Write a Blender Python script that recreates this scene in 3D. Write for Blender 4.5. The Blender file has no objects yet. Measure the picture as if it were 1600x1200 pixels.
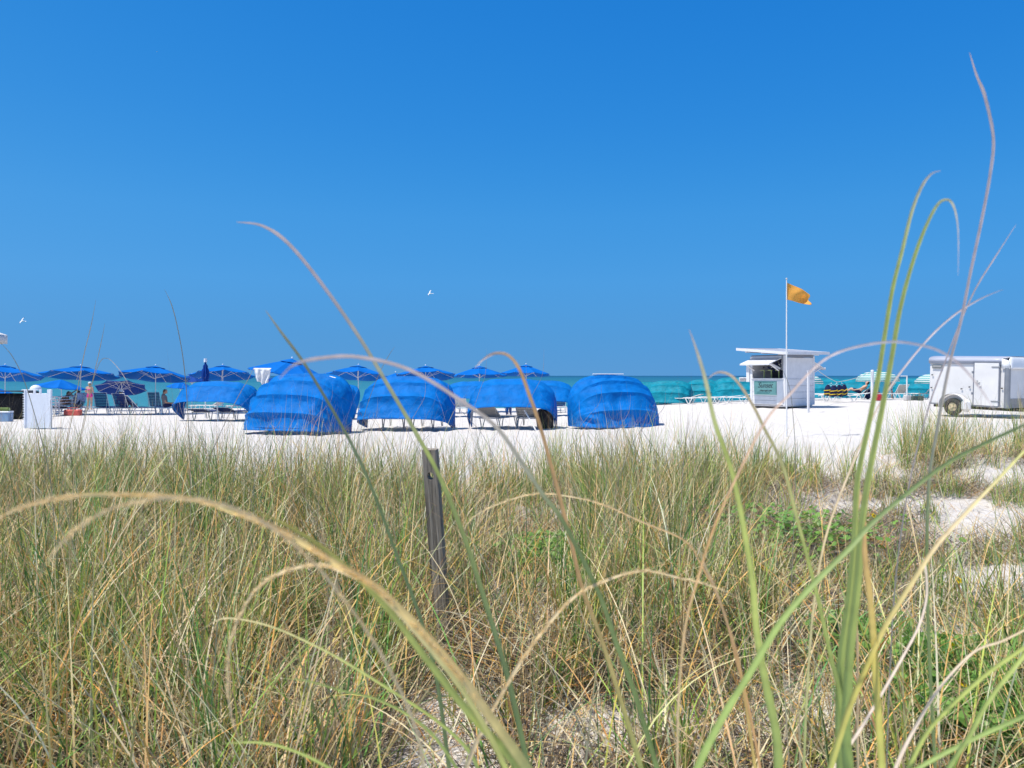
import bpy, math, random
import numpy as np
from mathutils import Vector, Matrix, Euler, noise

R = math.radians
rnd = random.Random(7)
SC = bpy.context.scene
COL = SC.collection

# ------------------------------------------------------------------ camera, sky, sun, exposure
CZ = 1.60                       # camera height above the datum
F = 1200.0                      # focal length in pixels of the 1600 wide photograph
cam_d = bpy.data.cameras.new("camera")
cam = bpy.data.objects.new("camera", cam_d)
COL.objects.link(cam)
cam.location = (0, 0, CZ)
cam.rotation_euler = (R(90), 0, 0)
cam_d.sensor_width = 36
cam_d.lens = 27
cam_d.shift_y = -13 / 1600
cam_d.clip_start = 0.02
cam_d.clip_end = 20000
cam_d.dof.use_dof = True
cam_d.dof.focus_distance = 9.0
cam_d.dof.aperture_fstop = 9.0
SC.camera = cam

SUN_DIR = Vector((-0.40, -0.16, 0.90)).normalized()
w = bpy.data.worlds.new("World")
SC.world = w
w.use_nodes = True
nt = w.node_tree
bg = nt.nodes["Background"]
sky = nt.nodes.new("ShaderNodeTexSky")
sky.sky_type = 'NISHITA'
sky.sun_disc = False
sky.sun_elevation = math.asin(SUN_DIR.z)
sky.sun_rotation = math.atan2(SUN_DIR.x, SUN_DIR.y)
sky.altitude = 0
sky.air_density = 1.0
sky.dust_density = 0.0
sky.ozone_density = 4.0
# a deep, very clear blue sky down to the horizon: the sky is looked up a little above each direction and its
# colour graded per channel; high overhead it goes back to the plain sky
tcw = nt.nodes.new("ShaderNodeTexCoord")
mpw = nt.nodes.new("ShaderNodeMapping"); mpw.inputs["Location"].default_value = (0, 0, .15); mpw.inputs["Scale"].default_value = (1, 1, .9)
nmw = nt.nodes.new("ShaderNodeVectorMath"); nmw.operation = 'NORMALIZE'
nt.links.new(tcw.outputs["Generated"], mpw.inputs[0]); nt.links.new(mpw.outputs[0], nmw.inputs[0]); nt.links.new(nmw.outputs[0], sky.inputs[0])
spw = nt.nodes.new("ShaderNodeSeparateColor"); cbw = nt.nodes.new("ShaderNodeCombineColor")
nt.links.new(sky.outputs[0], spw.inputs[0])
for i_, (g_, p_) in enumerate(((.1412, 2.2), (1.225, .635), (4.36, .2))):
    a_ = nt.nodes.new("ShaderNodeMath"); a_.operation = 'POWER'; a_.inputs[1].default_value = p_
    b_ = nt.nodes.new("ShaderNodeMath"); b_.operation = 'MULTIPLY'; b_.inputs[1].default_value = g_
    nt.links.new(spw.outputs[i_], a_.inputs[0]); nt.links.new(a_.outputs[0], b_.inputs[0]); nt.links.new(b_.outputs[0], cbw.inputs[i_])
sxw = nt.nodes.new("ShaderNodeSeparateXYZ"); nt.links.new(tcw.outputs["Generated"], sxw.inputs[0])
mrw = nt.nodes.new("ShaderNodeMapRange"); mrw.inputs[1].default_value = .5; mrw.inputs[2].default_value = .85
nt.links.new(sxw.outputs[2], mrw.inputs[0])
mxw = nt.nodes.new("ShaderNodeMix"); mxw.data_type = 'RGBA'
crw = nt.nodes.new("ShaderNodeValToRGB"); nt.links.new(sxw.outputs[2], crw.inputs[0])
e_ = crw.color_ramp.elements
e_[0].position = 0; e_[0].color = (.36, .45, .45, 1); e_[1].position = .5; e_[1].color = (.5, .5, .5, 1)
for ps_, c_ in ((.05, (.48, .5, .475)), (.12, (.67, .585, .53)), (.2, (.74, .60, .54)), (.31, (.62, .55, .525)), (.43, (.53, .51, .505))):
    q_ = e_.new(ps_); q_.color = c_ + (1,)
mlw = nt.nodes.new("ShaderNodeVectorMath"); mlw.operation = 'MULTIPLY'
nt.links.new(cbw.outputs[0], mlw.inputs[0]); nt.links.new(crw.outputs[0], mlw.inputs[1])
ml2 = nt.nodes.new("ShaderNodeVectorMath"); ml2.operation = 'SCALE'; ml2.inputs["Scale"].default_value = 2.0 / 1.075
nt.links.new(mlw.outputs[0], ml2.inputs[0])
nt.links.new(mrw.outputs[0], mxw.inputs[0]); nt.links.new(ml2.outputs[0], mxw.inputs[6]); nt.links.new(sky.outputs[0], mxw.inputs[7])
nt.links.new(mxw.outputs[2], bg.inputs["Color"])
bg.inputs["Strength"].default_value = 0.12
sun_d = bpy.data.lights.new("sun", 'SUN')
sun_d.energy = 4.9
sun_d.angle = R(0.5)
sun_d.color = (1.0, 0.945, 0.855)
sun = bpy.data.objects.new("sun", sun_d)
COL.objects.link(sun)
sun.rotation_euler = SUN_DIR.to_track_quat('Z', 'Y').to_euler()
vs = SC.view_settings
vs.view_transform = 'Standard'
vs.look = 'None'
vs.gamma = 1
vs.use_curve_mapping = False
vs.exposure = 0.10
SC.cycles.max_bounces = 6
SC.cycles.transparent_max_bounces = 8

# ------------------------------------------------------------------ helpers
def smooth01(t):
    t = max(0.0, min(1.0, t))
    return t * t * (3 - 2 * t)

LEFT = [(-30, 1.3), (0, 1.34), (4, 1.37), (9, 1.42), (13, 1.47), (22, 1.62), (30, 1.75), (40, 1.95), (46, 2.05), (50, 2.12), (60, 2.6), (90, 4.0), (200, 8)]
RIGHT = [(-30, 1.3), (0, 1.34), (4, 1.36), (9, 1.34), (13, 1.35), (20, 1.37), (26, 1.35), (32, 1.30), (42, 1.34), (50, 1.49), (60, 1.78), (73, 2.12), (95, 3.2), (200, 8)]
L_ = np.array(LEFT); R_ = np.array(RIGHT)

def gnoise(x, y):
    return (0.045 * np.sin(1.7 * x + 0.6 * y + 1.3) * np.sin(1.3 * y - 0.5 * x) + 0.02 * np.sin(4.1 * x + 1.1) * np.sin(3.7 * y + 2.0))

def ground(x, y):
    x = np.asarray(x, float); y = np.asarray(y, float)
    u = x / np.maximum(y, 4.0)
    t = np.clip(u / 0.42, 0, 1); t = t * t * (3 - 2 * t)
    zl = np.interp(y, L_[:, 0], L_[:, 1]); zr = np.interp(y, R_[:, 0], R_[:, 1])
    z = CZ - (zl * (1 - t) + zr * t)
    fade = np.clip((16 - y) / 6, 0.0, 1)
    hump = 0.22 * np.exp(-(((x - 6.6) / 1.6) ** 2 + ((y - 11.0) / 1.2) ** 2)) + 0.12 * np.exp(-(((x + 2.0) / 2.5) ** 2 + ((y - 6.5) / 2) ** 2))
    return z + gnoise(x, y) * fade + hump * np.clip((15 - y) / 3, 0, 1)

def gz(x, y):
    return float(ground(x, y))

def hit(px, py, dmin=1.5, dmax=75):
    """ground point under a pixel of the photograph"""
    u = (px - 800) / F; k = (py - 587) / F
    d = dmin
    while d < dmax:
        if CZ - k * d <= gz(u * d, d):
            break
        d += 0.05
    return Vector((u * d, d, gz(u * d, d)))

def at(px, d, dz=0.0):
    x = (px - 800) / F * d
    return Vector((x, d, gz(x, d) + dz))

def P(px, py, d):
    return Vector(((px - 800) / F * d, d, CZ + (587 - py) / F * d))

class MB:
    def __init__(s):
        s.v = []; s.f = []
    def add(s, vs, fs):
        n = len(s.v)
        s.v += [tuple(a) for a in vs]
        s.f += [tuple(i + n for i in f) for f in fs]
        return s
    def box(s, c, size, m=None, bev=0.0):
        hx, hy, hz = size[0] / 2, size[1] / 2, size[2] / 2
        c = Vector(c)
        if bev <= 0:
            vs_ = [Vector((x, y, z)) for z in (-hz, hz) for y in (-hy, hy) for x in (-hx, hx)]
            fs = [(0, 2, 3, 1), (4, 5, 7, 6), (0, 1, 5, 4), (2, 6, 7, 3), (0, 4, 6, 2), (1, 3, 7, 5)]
        else:
            b = min(bev, hx * .9, hy * .9, hz * .9)
            vs_ = []; idx = {}
            for sx in (-1, 1):
                for sy in (-1, 1):
                    for sz in (-1, 1):
                        for ax in range(3):
                            p = [sx * (hx - b), sy * (hy - b), sz * (hz - b)]
                            p[ax] = (sx * hx, sy * hy, sz * hz)[ax]
                            idx[(sx, sy, sz, ax)] = len(vs_); vs_.append(Vector(p))
            fs = []
            S = (-1, 1)
            for q in S:
                fs.append(tuple(idx[(q, a, b_, 0)] for a, b_ in ((-1, -1), (1, -1), (1, 1), (-1, 1))))
                fs.append(tuple(idx[(a, q, b_, 1)] for a, b_ in ((-1, -1), (1, -1), (1, 1), (-1, 1))))
                fs.append(tuple(idx[(a, b_, q, 2)] for a, b_ in ((-1, -1), (1, -1), (1, 1), (-1, 1))))
                for r_ in S:
                    fs.append((idx[(q, r_, -1, 0)], idx[(q, r_, 1, 0)], idx[(q, r_, 1, 1)], idx[(q, r_, -1, 1)]))
                    fs.append((idx[(q, -1, r_, 0)], idx[(q, 1, r_, 0)], idx[(q, 1, r_, 2)], idx[(q, -1, r_, 2)]))
                    fs.append((idx[(-1, q, r_, 1)], idx[(1, q, r_, 1)], idx[(1, q, r_, 2)], idx[(-1, q, r_, 2)]))
                    for t_ in S:
                        fs.append((idx[(q, r_, t_, 0)], idx[(q, r_, t_, 1)], idx[(q, r_, t_, 2)]))
        if m is not None:
            vs_ = [m @ p for p in vs_]
        return s.add([p + c for p in vs_], fs)
    def tube(s, pts, r, n=8, cap=True):
        pts = [Vector(p) for p in pts]
        k = len(pts)
        rs = r if isinstance(r, (list, tuple)) else [r] * k
        vs_ = []; prev = None
        for i, p in enumerate(pts):
            a = pts[max(i - 1, 0)]; b = pts[min(i + 1, k - 1)]
            t = (b - a).normalized()
            if prev is None:
                up = Vector((0, 0, 1)) if abs(t.z) < .9 else Vector((1, 0, 0))
                e = t.cross(up).normalized()
            else:
                e = (prev - t * prev.dot(t)).normalized()
            prev = e
            g = t.cross(e)
            for j in range(n):
                an = 2 * math.pi * j / n
                vs_.append(p + (e * math.cos(an) + g * math.sin(an)) * rs[i])
        fs = [(i * n + j, i * n + (j + 1) % n, (i + 1) * n + (j + 1) % n, (i + 1) * n + j) for i in range(k - 1) for j in range(n)]
        if cap:
            fs.append(tuple(range(n - 1, -1, -1))); fs.append(tuple((k - 1) * n + j for j in range(n)))
        return s.add(vs_, fs)
    def ell(s, c, r, m=None, nu=14, nv=9, v0=0.0, v1=1.0):
        c = Vector(c); r = Vector(r) if hasattr(r, '__len__') else Vector((r, r, r))
        vs_ = []
        for i in range(nv + 1):
            th = math.pi * (v0 + (v1 - v0) * i / nv)
            for j in range(nu):
                ph = 2 * math.pi * j / nu
                p = Vector((r.x * math.sin(th) * math.cos(ph), r.y * math.sin(th) * math.sin(ph), r.z * math.cos(th)))
                vs_.append(c + (m @ p if m is not None else p))
        fs = [(i * nu + j, i * nu + (j + 1) % nu, (i + 1) * nu + (j + 1) % nu, (i + 1) * nu + j) for i in range(nv) for j in range(nu)]
        return s.add(vs_, fs)
    def grid(s, fn, nu, nv):
        vs_ = [fn(i / nu, j / nv) for j in range(nv + 1) for i in range(nu + 1)]
        fs = [(j * (nu + 1) + i, j * (nu + 1) + i + 1, (j + 1) * (nu + 1) + i + 1, (j + 1) * (nu + 1) + i) for j in range(nv) for i in range(nu)]
        return s.add(vs_, fs)
    def build(s, name, mat, parent=None, smooth=True, solid=0.0, angle=35):
        me = bpy.data.meshes.new(name)
        me.from_pydata([tuple(v) for v in s.v], [], s.f)
        me.validate()
        me.materials.append(mat)
        if smooth:
            me.shade_smooth() if hasattr(me, 'shade_smooth') else None
            try:
                me.set_sharp_from_angle(angle=R(angle))
            except Exception:
                pass
        o = bpy.data.objects.new(name, me)
        COL.objects.link(o)
        if parent: o.parent = parent
        if solid:
            md = o.modifiers.new("solid", 'SOLIDIFY'); md.thickness = solid; md.offset = 0
        return o

def tag(o, label=None, cat=None, group=None, kind=None):
    if label: o['label'] = label
    if cat: o['category'] = cat
    if group: o['group'] = group
    if kind: o['kind'] = kind
    return o

def thing(name, label, cat, loc=(0, 0, 0), rz=0.0, group=None):
    o = bpy.data.objects.new(name, None)
    COL.objects.link(o)
    o.empty_display_size = 0.2
    o.location = loc
    o.rotation_euler = (0, 0, rz) if not hasattr(rz, '__len__') else rz
    return tag(o, label, cat, group)

def copy_tree(o, parent=None):
    c = o.copy(); COL.objects.link(c)
    if parent: c.parent = parent
    for ch in list(o.children):
        copy_tree(ch, c)
    return c

# ------------------------------------------------------------------ materials
def nodemat(name):
    m = bpy.data.materials.new(name); m.use_nodes = True
    t = m.node_tree
    return m, t, t.nodes["Principled BSDF"], t.nodes["Material Output"]

def N(t, kind, **kw):
    n = t.nodes.new(kind)
    for k, v in kw.items():
        if hasattr(n, k): setattr(n, k, v)
    return n

def mixrgb(t, fac, a, b, mode='MIX'):
    n = N(t, "ShaderNodeMix"); n.data_type = 'RGBA'; n.blend_type = mode
    for sock, val in ((n.inputs[0], fac), (n.inputs[6], a), (n.inputs[7], b)):
        if hasattr(val, 'default_value') or hasattr(val, 'is_output'):
            t.links.new(val, sock)
        else:
            sock.default_value = val
    return n.outputs[2]

def simple(name, col, rough=.6, var=0.12, scale=6.0, bump=0.0, metal=0.0, trans=0.0, spec=0.4, bscale=None, tcol=None):
    m, t, p, out = nodemat(name)
    tc = N(t, "ShaderNodeTexCoord")
    nz = N(t, "ShaderNodeTexNoise"); nz.inputs["Scale"].default_value = scale; nz.inputs["Detail"].default_value = 5
    t.links.new(tc.outputs["Object"], nz.inputs["Vector"])
    c = tuple(col) + (1,)
    lo = tuple(x * (1 - var) for x in col) + (1,); hi = tuple(min(1, x * (1 + var)) for x in col) + (1,)
    rmp = N(t, "ShaderNodeMapRange"); rmp.inputs[1].default_value = .3; rmp.inputs[2].default_value = .7
    t.links.new(nz.outputs[0], rmp.inputs[0])
    cc = mixrgb(t, rmp.outputs[0], lo, hi)
    t.links.new(cc, p.inputs["Base Color"])
    p.inputs["Roughness"].default_value = rough
    p.inputs["Metallic"].default_value = metal
    p.inputs["Specular IOR Level"].default_value = spec
    if bump:
        b = N(t, "ShaderNodeBump"); b.inputs["Strength"].default_value = min(1, bump); b.inputs["Distance"].default_value = 0.02 if bump <= 1 else .09 * (bump - 1)
        nb = N(t, "ShaderNodeTexNoise"); nb.inputs["Scale"].default_value = bscale or scale * 4; nb.inputs["Detail"].default_value = 4
        t.links.new(tc.outputs["Object"], nb.inputs["Vector"])
        t.links.new(nb.outputs[0], b.inputs["Height"]); t.links.new(b.outputs[0], p.inputs["Normal"])
    if trans:
        tr = N(t, "ShaderNodeBsdfTranslucent")
        if tcol: tr.inputs[0].default_value = tuple(tcol) + (1,)
        else: t.links.new(cc, tr.inputs[0])
        mx = N(t, "ShaderNodeMixShader"); mx.inputs[0].default_value = trans
        t.links.new(p.outputs[0], mx.inputs[1]); t.links.new(tr.outputs[0], mx.inputs[2]); t.links.new(mx.outputs[0], out.inputs[0])
    return m

M = {}
M['cabana'] = simple('cabana_fabric', (0.0008, 0.175, 0.57), .65, .16, 2.5, 1.75, trans=.12, spec=.12, bscale=3.4)
M['umb'] = simple('umbrella_fabric', (0.0008, 0.155, 0.58), .75, .06, 3, .15, trans=.10, spec=.1)
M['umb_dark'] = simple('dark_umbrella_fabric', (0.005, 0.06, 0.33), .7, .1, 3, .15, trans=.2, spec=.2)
M['teal'] = simple('teal_fabric', (0.004, 0.27, 0.37), .6, .18, 3, 1.8, trans=.15, spec=.2, bscale=4)
M['white_metal'] = simple('white_tube', (.78, .78, .77), .4, .05, 10)
M['grey_metal'] = simple('grey_tube', (.50, .50, .49), .45, .1, 10)
M['white_paint'] = simple('white_painted_wood', (.74, .74, .76), .55, .06, 5, .12, bscale=20)
M['white_plastic'] = simple('white_plastic', (.76, .80, .86), .45, .04, 5)
M['white_cloth'] = simple('white_towel', (.82, .82, .83), .9, .05, 12, .3, trans=.15)
M['navy'] = simple('navy_strap', (.015, .04, .17), .6, .15, 8)
M['navy_cloth'] = simple('navy_cloth', (.008, .015, .07), .8, .2, 12)
M['yellow'] = simple('yellow_strap', (.75, .50, .03), .6, .1, 8)
M['taupe'] = simple('taupe_strap', (.36, .34, .31), .7, .12, 8)
M['greywhite'] = simple('pale_strap', (.55, .54, .53), .6, .1, 8)
M['black'] = simple('black_cloth', (.012, .013, .017), .8, .3, 4, .2)
M['red'] = simple('red_bag_cloth', (.50, .03, .05), .7, .2, 8)
M['coral'] = simple('coral_bag_cloth', (.62, .12, .10), .7, .3, 14)
M['orange'] = simple('orange_flag_cloth', (.95, .55, .12), .7, .06, 4, .2, trans=.45)
M['pink'] = simple('pink_swimwear', (.80, .06, .30), .7, .1, 12)
M['skin'] = simple('skin', (.50, .27, .18), .55, .08, 8)
M['skin_pale'] = simple('pale_skin', (.60, .36, .26), .55, .08, 8)
M['hair_dark'] = simple('dark_hair', (.02, .014, .01), .6, .3, 30)
M['hair_brown'] = simple('brown_hair', (.10, .05, .025), .6, .3, 30)
M['hair_blond'] = simple('blond_hair', (.45, .30, .14), .6, .2, 30)
M['cooler'] = simple('blue_grey_plastic', (.22, .36, .55), .4, .1, 5)
M['green_cloth'] = simple('green_cloth', (.10, .16, .04), .8, .2, 5)
M['blue_cloth'] = simple('blue_cloth', (.03, .12, .22), .8, .2, 8)
M['trail_white'] = simple('trailer_white_panel', (.71, .70, .69), .35, .08, 1.6, .04, spec=.5)
M['trail_grey'] = simple('trailer_grey_trim', (.22, .24, .29), .4, .08, 3, metal=.2)
M['alu'] = simple('dull_aluminium', (.30, .31, .33), .42, .1, 4, metal=.6)
M['rubber'] = simple('sandy_rubber', (.05, .048, .045), .8, .4, 10)
M['rust'] = simple('sandy_rim', (.55, .46, .30), .7, .3, 14)
M['interior'] = simple('interior_shade_dark', (.05, .06, .09), .8, .3, 4)  # shade inside the kiosk put into the colour
M['mint'] = simple('mint_sign_face', (.28, .58, .50), .6, .08, 6)
M['ink'] = simple('sign_ink', (.06, .055, .07), .6, .1, 6)
M['ink_green'] = simple('sign_green_ink', (.06, .26, .25), .6, .1, 6)
M['lime'] = simple('pale_lime_plastic', (.42, .52, .20), .5, .1, 6)
M['gull_white'] = simple('white_feathers', (.75, .75, .75), .8, .08, 20)
M['gull_grey'] = simple('grey_feathers', (.16, .17, .18), .8, .2, 20)
M['petal'] = simple('yellow_petal', (.85, .62, .01), .6, .08, 40, trans=.3)
M['rope'] = simple('pale_rope', (.55, .55, .52), .8, .1, 20)
M['wood_tan'] = simple('tan_wood', (.42, .32, .20), .8, .2, 12)
M['vine'] = simple('vine_leaf', (.19, .36, .07), .45, .35, 5, trans=.3)

def striped_mat():
    m, t, p, out = nodemat('striped_umbrella_fabric')
    tc = N(t, "ShaderNodeTexCoord"); sp = N(t, "ShaderNodeSeparateXYZ")
    t.links.new(tc.outputs["Object"], sp.inputs[0])
    ma = N(t, "ShaderNodeMath", operation='MULTIPLY'); ma.inputs[1].default_value = 8.6
    t.links.new(sp.outputs[2], ma.inputs[0])
    fr = N(t, "ShaderNodeMath", operation='FRACT'); t.links.new(ma.outputs[0], fr.inputs[0])
    gt = N(t, "ShaderNodeMath", operation='GREATER_THAN'); gt.inputs[1].default_value = .5; t.links.new(fr.outputs[0], gt.inputs[0])
    cc = mixrgb(t, gt.outputs[0], (.80, .82, .80, 1), (.02, .42, .42, 1))
    t.links.new(cc, p.inputs["Base Color"]); p.inputs["Roughness"].default_value = .7
    tr = N(t, "ShaderNodeBsdfTranslucent"); t.links.new(cc, tr.inputs[0])
    mx = N(t, "ShaderNodeMixShader"); mx.inputs[0].default_value = .25
    t.links.new(p.outputs[0], mx.inputs[1]); t.links.new(tr.outputs[0], mx.inputs[2]); t.links.new(mx.outputs[0], out.inputs[0])
    return m
M['striped'] = striped_mat()

def sand_mat():
    m, t, p, out = nodemat('white_sand')
    tc = N(t, "ShaderNodeTexCoord")
    def nz(s, d=6, r=.6):
        n = N(t, "ShaderNodeTexNoise"); n.inputs["Scale"].default_value = s; n.inputs["Detail"].default_value = d; n.inputs["Roughness"].default_value = r
        t.links.new(tc.outputs["Object"], n.inputs["Vector"]); return n
    a = nz(.8); b = nz(38, 3)
    c1 = mixrgb(t, a.outputs[0], (.63, .59, .55, 1), (.72, .685, .65, 1))
    r1 = N(t, "ShaderNodeMapRange"); r1.inputs[1].default_value = .62; r1.inputs[2].default_value = .72
    t.links.new(b.outputs[0], r1.inputs[0])
    c2 = mixrgb(t, r1.outputs[0], c1, (.40, .35, .30, 1))
    # litter speckle only in the dune close to the camera
    sp = N(t, "ShaderNodeSeparateXYZ"); t.links.new(tc.outputs["Object"], sp.inputs[0])
    r2 = N(t, "ShaderNodeMapRange"); r2.inputs[1].default_value = 14; r2.inputs[2].default_value = 8; t.links.new(sp.outputs[1], r2.inputs[0])
    c3 = mixrgb(t, r2.outputs[0], c1, c2)
    t.links.new(c3, p.inputs["Base Color"])
    p.inputs["Roughness"].default_value = .95; p.inputs["Specular IOR Level"].default_value = .1
    h1 = nz(1.6, 4); h2 = nz(9, 5); h3 = nz(60, 3)
    ad = N(t, "ShaderNodeMath", operation='MULTIPLY_ADD'); t.links.new(h2.outputs[0], ad.inputs[0]); ad.inputs[1].default_value = .4; t.links.new(h1.outputs[0], ad.inputs[2])
    ae = N(t, "ShaderNodeMath", operation='MULTIPLY_ADD'); t.links.new(h3.outputs[0], ae.inputs[0]); ae.inputs[1].default_value = .06; t.links.new(ad.outputs[0], ae.inputs[2])
    bp = N(t, "ShaderNodeBump"); bp.inputs["Strength"].default_value = .9; bp.inputs["Distance"].default_value = .10
    t.links.new(ae.outputs[0], bp.inputs["Height"]); t.links.new(bp.outputs[0], p.inputs["Normal"])
    return m

def sea_mat():
    m, t, p, out = nodemat('sea_water')
    tc = N(t, "ShaderNodeTexCoord")
    sp = N(t, "ShaderNodeSeparateXYZ"); t.links.new(tc.outputs["Object"], sp.inputs[0])
    lg = N(t, "ShaderNodeMath", operation='LOGARITHM'); lg.inputs[1].default_value = 10; t.links.new(sp.outputs[1], lg.inputs[0])
    mp = N(t, "ShaderNodeMapping"); mp.inputs["Scale"].default_value = (.012, .05, 1); t.links.new(tc.outputs["Object"], mp.inputs[0])
    n1 = N(t, "ShaderNodeTexNoise"); n1.inputs["Scale"].default_value = 1; n1.inputs["Detail"].default_value = 5; t.links.new(mp.outputs[0], n1.inputs[0])
    ad = N(t, "ShaderNodeMath", operation='MULTIPLY_ADD'); t.links.new(n1.outputs[0], ad.inputs[0]); ad.inputs[1].default_value = .9; t.links.new(lg.outputs[0], ad.inputs[2])
    r = N(t, "ShaderNodeMapRange"); r.inputs[1].default_value = 2.0; r.inputs[2].default_value = 4.1; t.links.new(ad.outputs[0], r.inputs[0])
    cr = N(t, "ShaderNodeValToRGB"); t.links.new(r.outputs[0], cr.inputs[0])
    e = cr.color_ramp.elements
    e[0].position = 0; e[0].color = (.045, .23, .26, 1)
    e[1].position = 1; e[1].color = (.006, .055, .12, 1)
    for ps, c in ((.2, (.04, .21, .255, 1)), (.42, (.022, .16, .21, 1)), (.66, (.014, .11, .18, 1))):
        q = e.new(ps); q.color = c
    t.links.new(cr.outputs[0], p.inputs["Base Color"])
    p.inputs["Roughness"].default_value = .35; p.inputs["IOR"].default_value = 1.33; p.inputs["Specular IOR Level"].default_value = .25
    mp2 = N(t, "ShaderNodeMapping"); mp2.inputs["Scale"].default_value = (.35, 1.3, 1); t.links.new(tc.outputs["Object"], mp2.inputs[0])
    n2 = N(t, "ShaderNodeTexNoise"); n2.inputs["Scale"].default_value = 1; n2.inputs["Detail"].default_value = 6; t.links.new(mp2.outputs[0], n2.inputs[0])
    bp = N(t, "ShaderNodeBump"); bp.inputs["Strength"].default_value = 1; bp.inputs["Distance"].default_value = .35
    t.links.new(n2.outputs[0], bp.inputs["Height"]); t.links.new(bp.outputs[0], p.inputs["Normal"])
    return m

def blade_mat(name, trans=.17, rough=.5):
    m, t, p, out = nodemat(name)
    at_ = N(t, "ShaderNodeAttribute", attribute_name="tint")
    tc = N(t, "ShaderNodeTexCoord"); nz = N(t, "ShaderNodeTexNoise"); nz.inputs["Scale"].default_value = 25; t.links.new(tc.outputs["Object"], nz.inputs[0])
    mr = N(t, "ShaderNodeMapRange"); mr.inputs[3].default_value = .92; mr.inputs[4].default_value = 1.08; t.links.new(nz.outputs[0], mr.inputs[0])
    cc = mixrgb(t, 1.0, at_.outputs[0], mr.outputs[0], 'MULTIPLY')
    t.links.new(cc, p.inputs["Base Color"]); p.inputs["Roughness"].default_value = rough; p.inputs["Specular IOR Level"].default_value = .3
    tr = N(t, "ShaderNodeBsdfTranslucent"); t.links.new(cc, tr.inputs[0])
    mx = N(t, "ShaderNodeMixShader"); mx.inputs[0].default_value = trans
    t.links.new(p.outputs[0], mx.inputs[1]); t.links.new(tr.outputs[0], mx.inputs[2]); t.links.new(mx.outputs[0], out.inputs[0])
    return m
M['blade'] = blade_mat('grass_blade')

def post_mat():
    m, t, p, out = nodemat('weathered_post_wood')
    tc = N(t, "ShaderNodeTexCoord"); mp = N(t, "ShaderNodeMapping"); mp.inputs["Scale"].default_value = (90, 90, 3.2)
    t.links.new(tc.outputs["Object"], mp.inputs[0])
    n1 = N(t, "ShaderNodeTexNoise"); n1.inputs["Scale"].default_value = 1; n1.inputs["Detail"].default_value = 7; n1.inputs["Roughness"].default_value = .7
    t.links.new(mp.outputs[0], n1.inputs[0])
    cr = N(t, "ShaderNodeValToRGB"); t.links.new(n1.outputs[0], cr.inputs[0])
    e = cr.color_ramp.elements
    e[0].position = .36; e[0].color = (.09, .075, .06, 1); e[1].position = .68; e[1].color = (.52, .45, .37, 1)
    q = e.new(.5); q.color = (.27, .23, .18, 1)
    t.links.new(cr.outputs[0], p.inputs["Base Color"]); p.inputs["Roughness"].default_value = .9
    bp = N(t, "ShaderNodeBump"); bp.inputs["Strength"].default_value = .9; bp.inputs["Distance"].default_value = .006
    t.links.new(n1.outputs[0], bp.inputs["Height"]); t.links.new(bp.outputs[0], p.inputs["Normal"])
    return m

# ------------------------------------------------------------------ setting
def np_mesh(name, V, Q, mat, tint=None, smooth=True):
    me = bpy.data.meshes.new(name)
    V = np.ascontiguousarray(V, dtype=np.float32); Q = np.ascontiguousarray(Q, dtype=np.int32)
    me.vertices.add(len(V)); me.vertices.foreach_set("co", V.ravel())
    k = Q.shape[1]
    me.loops.add(Q.size); me.loops.foreach_set("vertex_index", Q.ravel())
    me.polygons.add(len(Q)); me.polygons.foreach_set("loop_start", np.arange(0, Q.size, k, dtype=np.int32))
    me.polygons.foreach_set("loop_total", np.full(len(Q), k, dtype=np.int32))
    if smooth:
        me.polygons.foreach_set("use_smooth", np.ones(len(Q), dtype=bool))
    me.update(calc_edges=True)
    if tint is not None:
        a = me.color_attributes.new("tint", 'FLOAT_COLOR', 'POINT')
        c = np.ones((len(V), 4), dtype=np.float32); c[:, :3] = tint
        a.data.foreach_set("color", c.ravel())
    me.materials.append(mat)
    o = bpy.data.objects.new(name, me); COL.objects.link(o)
    return o

def axis(parts):
    out = []
    for a, b, st in parts:
        out.append(np.arange(a, b, st))
    return np.concatenate(out)
ys = axis([(-30, 0, 3), (0, 14, .1), (14, 30, .35), (30, 60, .8), (60, 140.1, 5)])
xs = axis([(-200, -60, 20), (-60, -24, 2), (-24, -10, .4), (-10, 12, .1), (12, 30, .4), (30, 60, 2), (60, 200.1, 20)])
X, Y = np.meshgrid(xs, ys)
Z = ground(X, Y)
rs = np.random.RandomState(3)
foot = rs.normal(0, 1, Z.shape)
foot = (foot + np.roll(foot, 1, 0) + np.roll(foot, 1, 1) + np.roll(foot, -1, 0) + np.roll(foot, -1, 1)) / 5
Z = Z + foot * np.where((Y > 1) & (Y < 45) & (abs(X) < 30), .026, 0)
nx = len(xs); ny = len(ys)
idx = np.arange(nx * ny).reshape(ny, nx)
Q = np.stack([idx[:-1, :-1], idx[:-1, 1:], idx[1:, 1:], idx[1:, :-1]], -1).reshape(-1, 4)
tag(np_mesh('sand_ground', np.stack([X, Y, Z], -1).reshape(-1, 3), Q, sand_mat()), kind='structure')
SEA = CZ - 2.13
sx = np.array([-9000, -2000, -500, -120, 0, 120, 500, 2000, 9000.]); sy = np.array([40, 60, 100, 300, 1000, 3000, 9000, 15000.])
X, Y = np.meshgrid(sx, sy); idx = np.arange(X.size).reshape(X.shape)
Q = np.stack([idx[:-1, :-1], idx[:-1, 1:], idx[1:, 1:], idx[1:, :-1]], -1).reshape(-1, 4)
tag(np_mesh('sea', np.stack([X, Y, np.full(X.shape, SEA)], -1).reshape(-1, 3), Q, sea_mat()), kind='structure')

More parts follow.
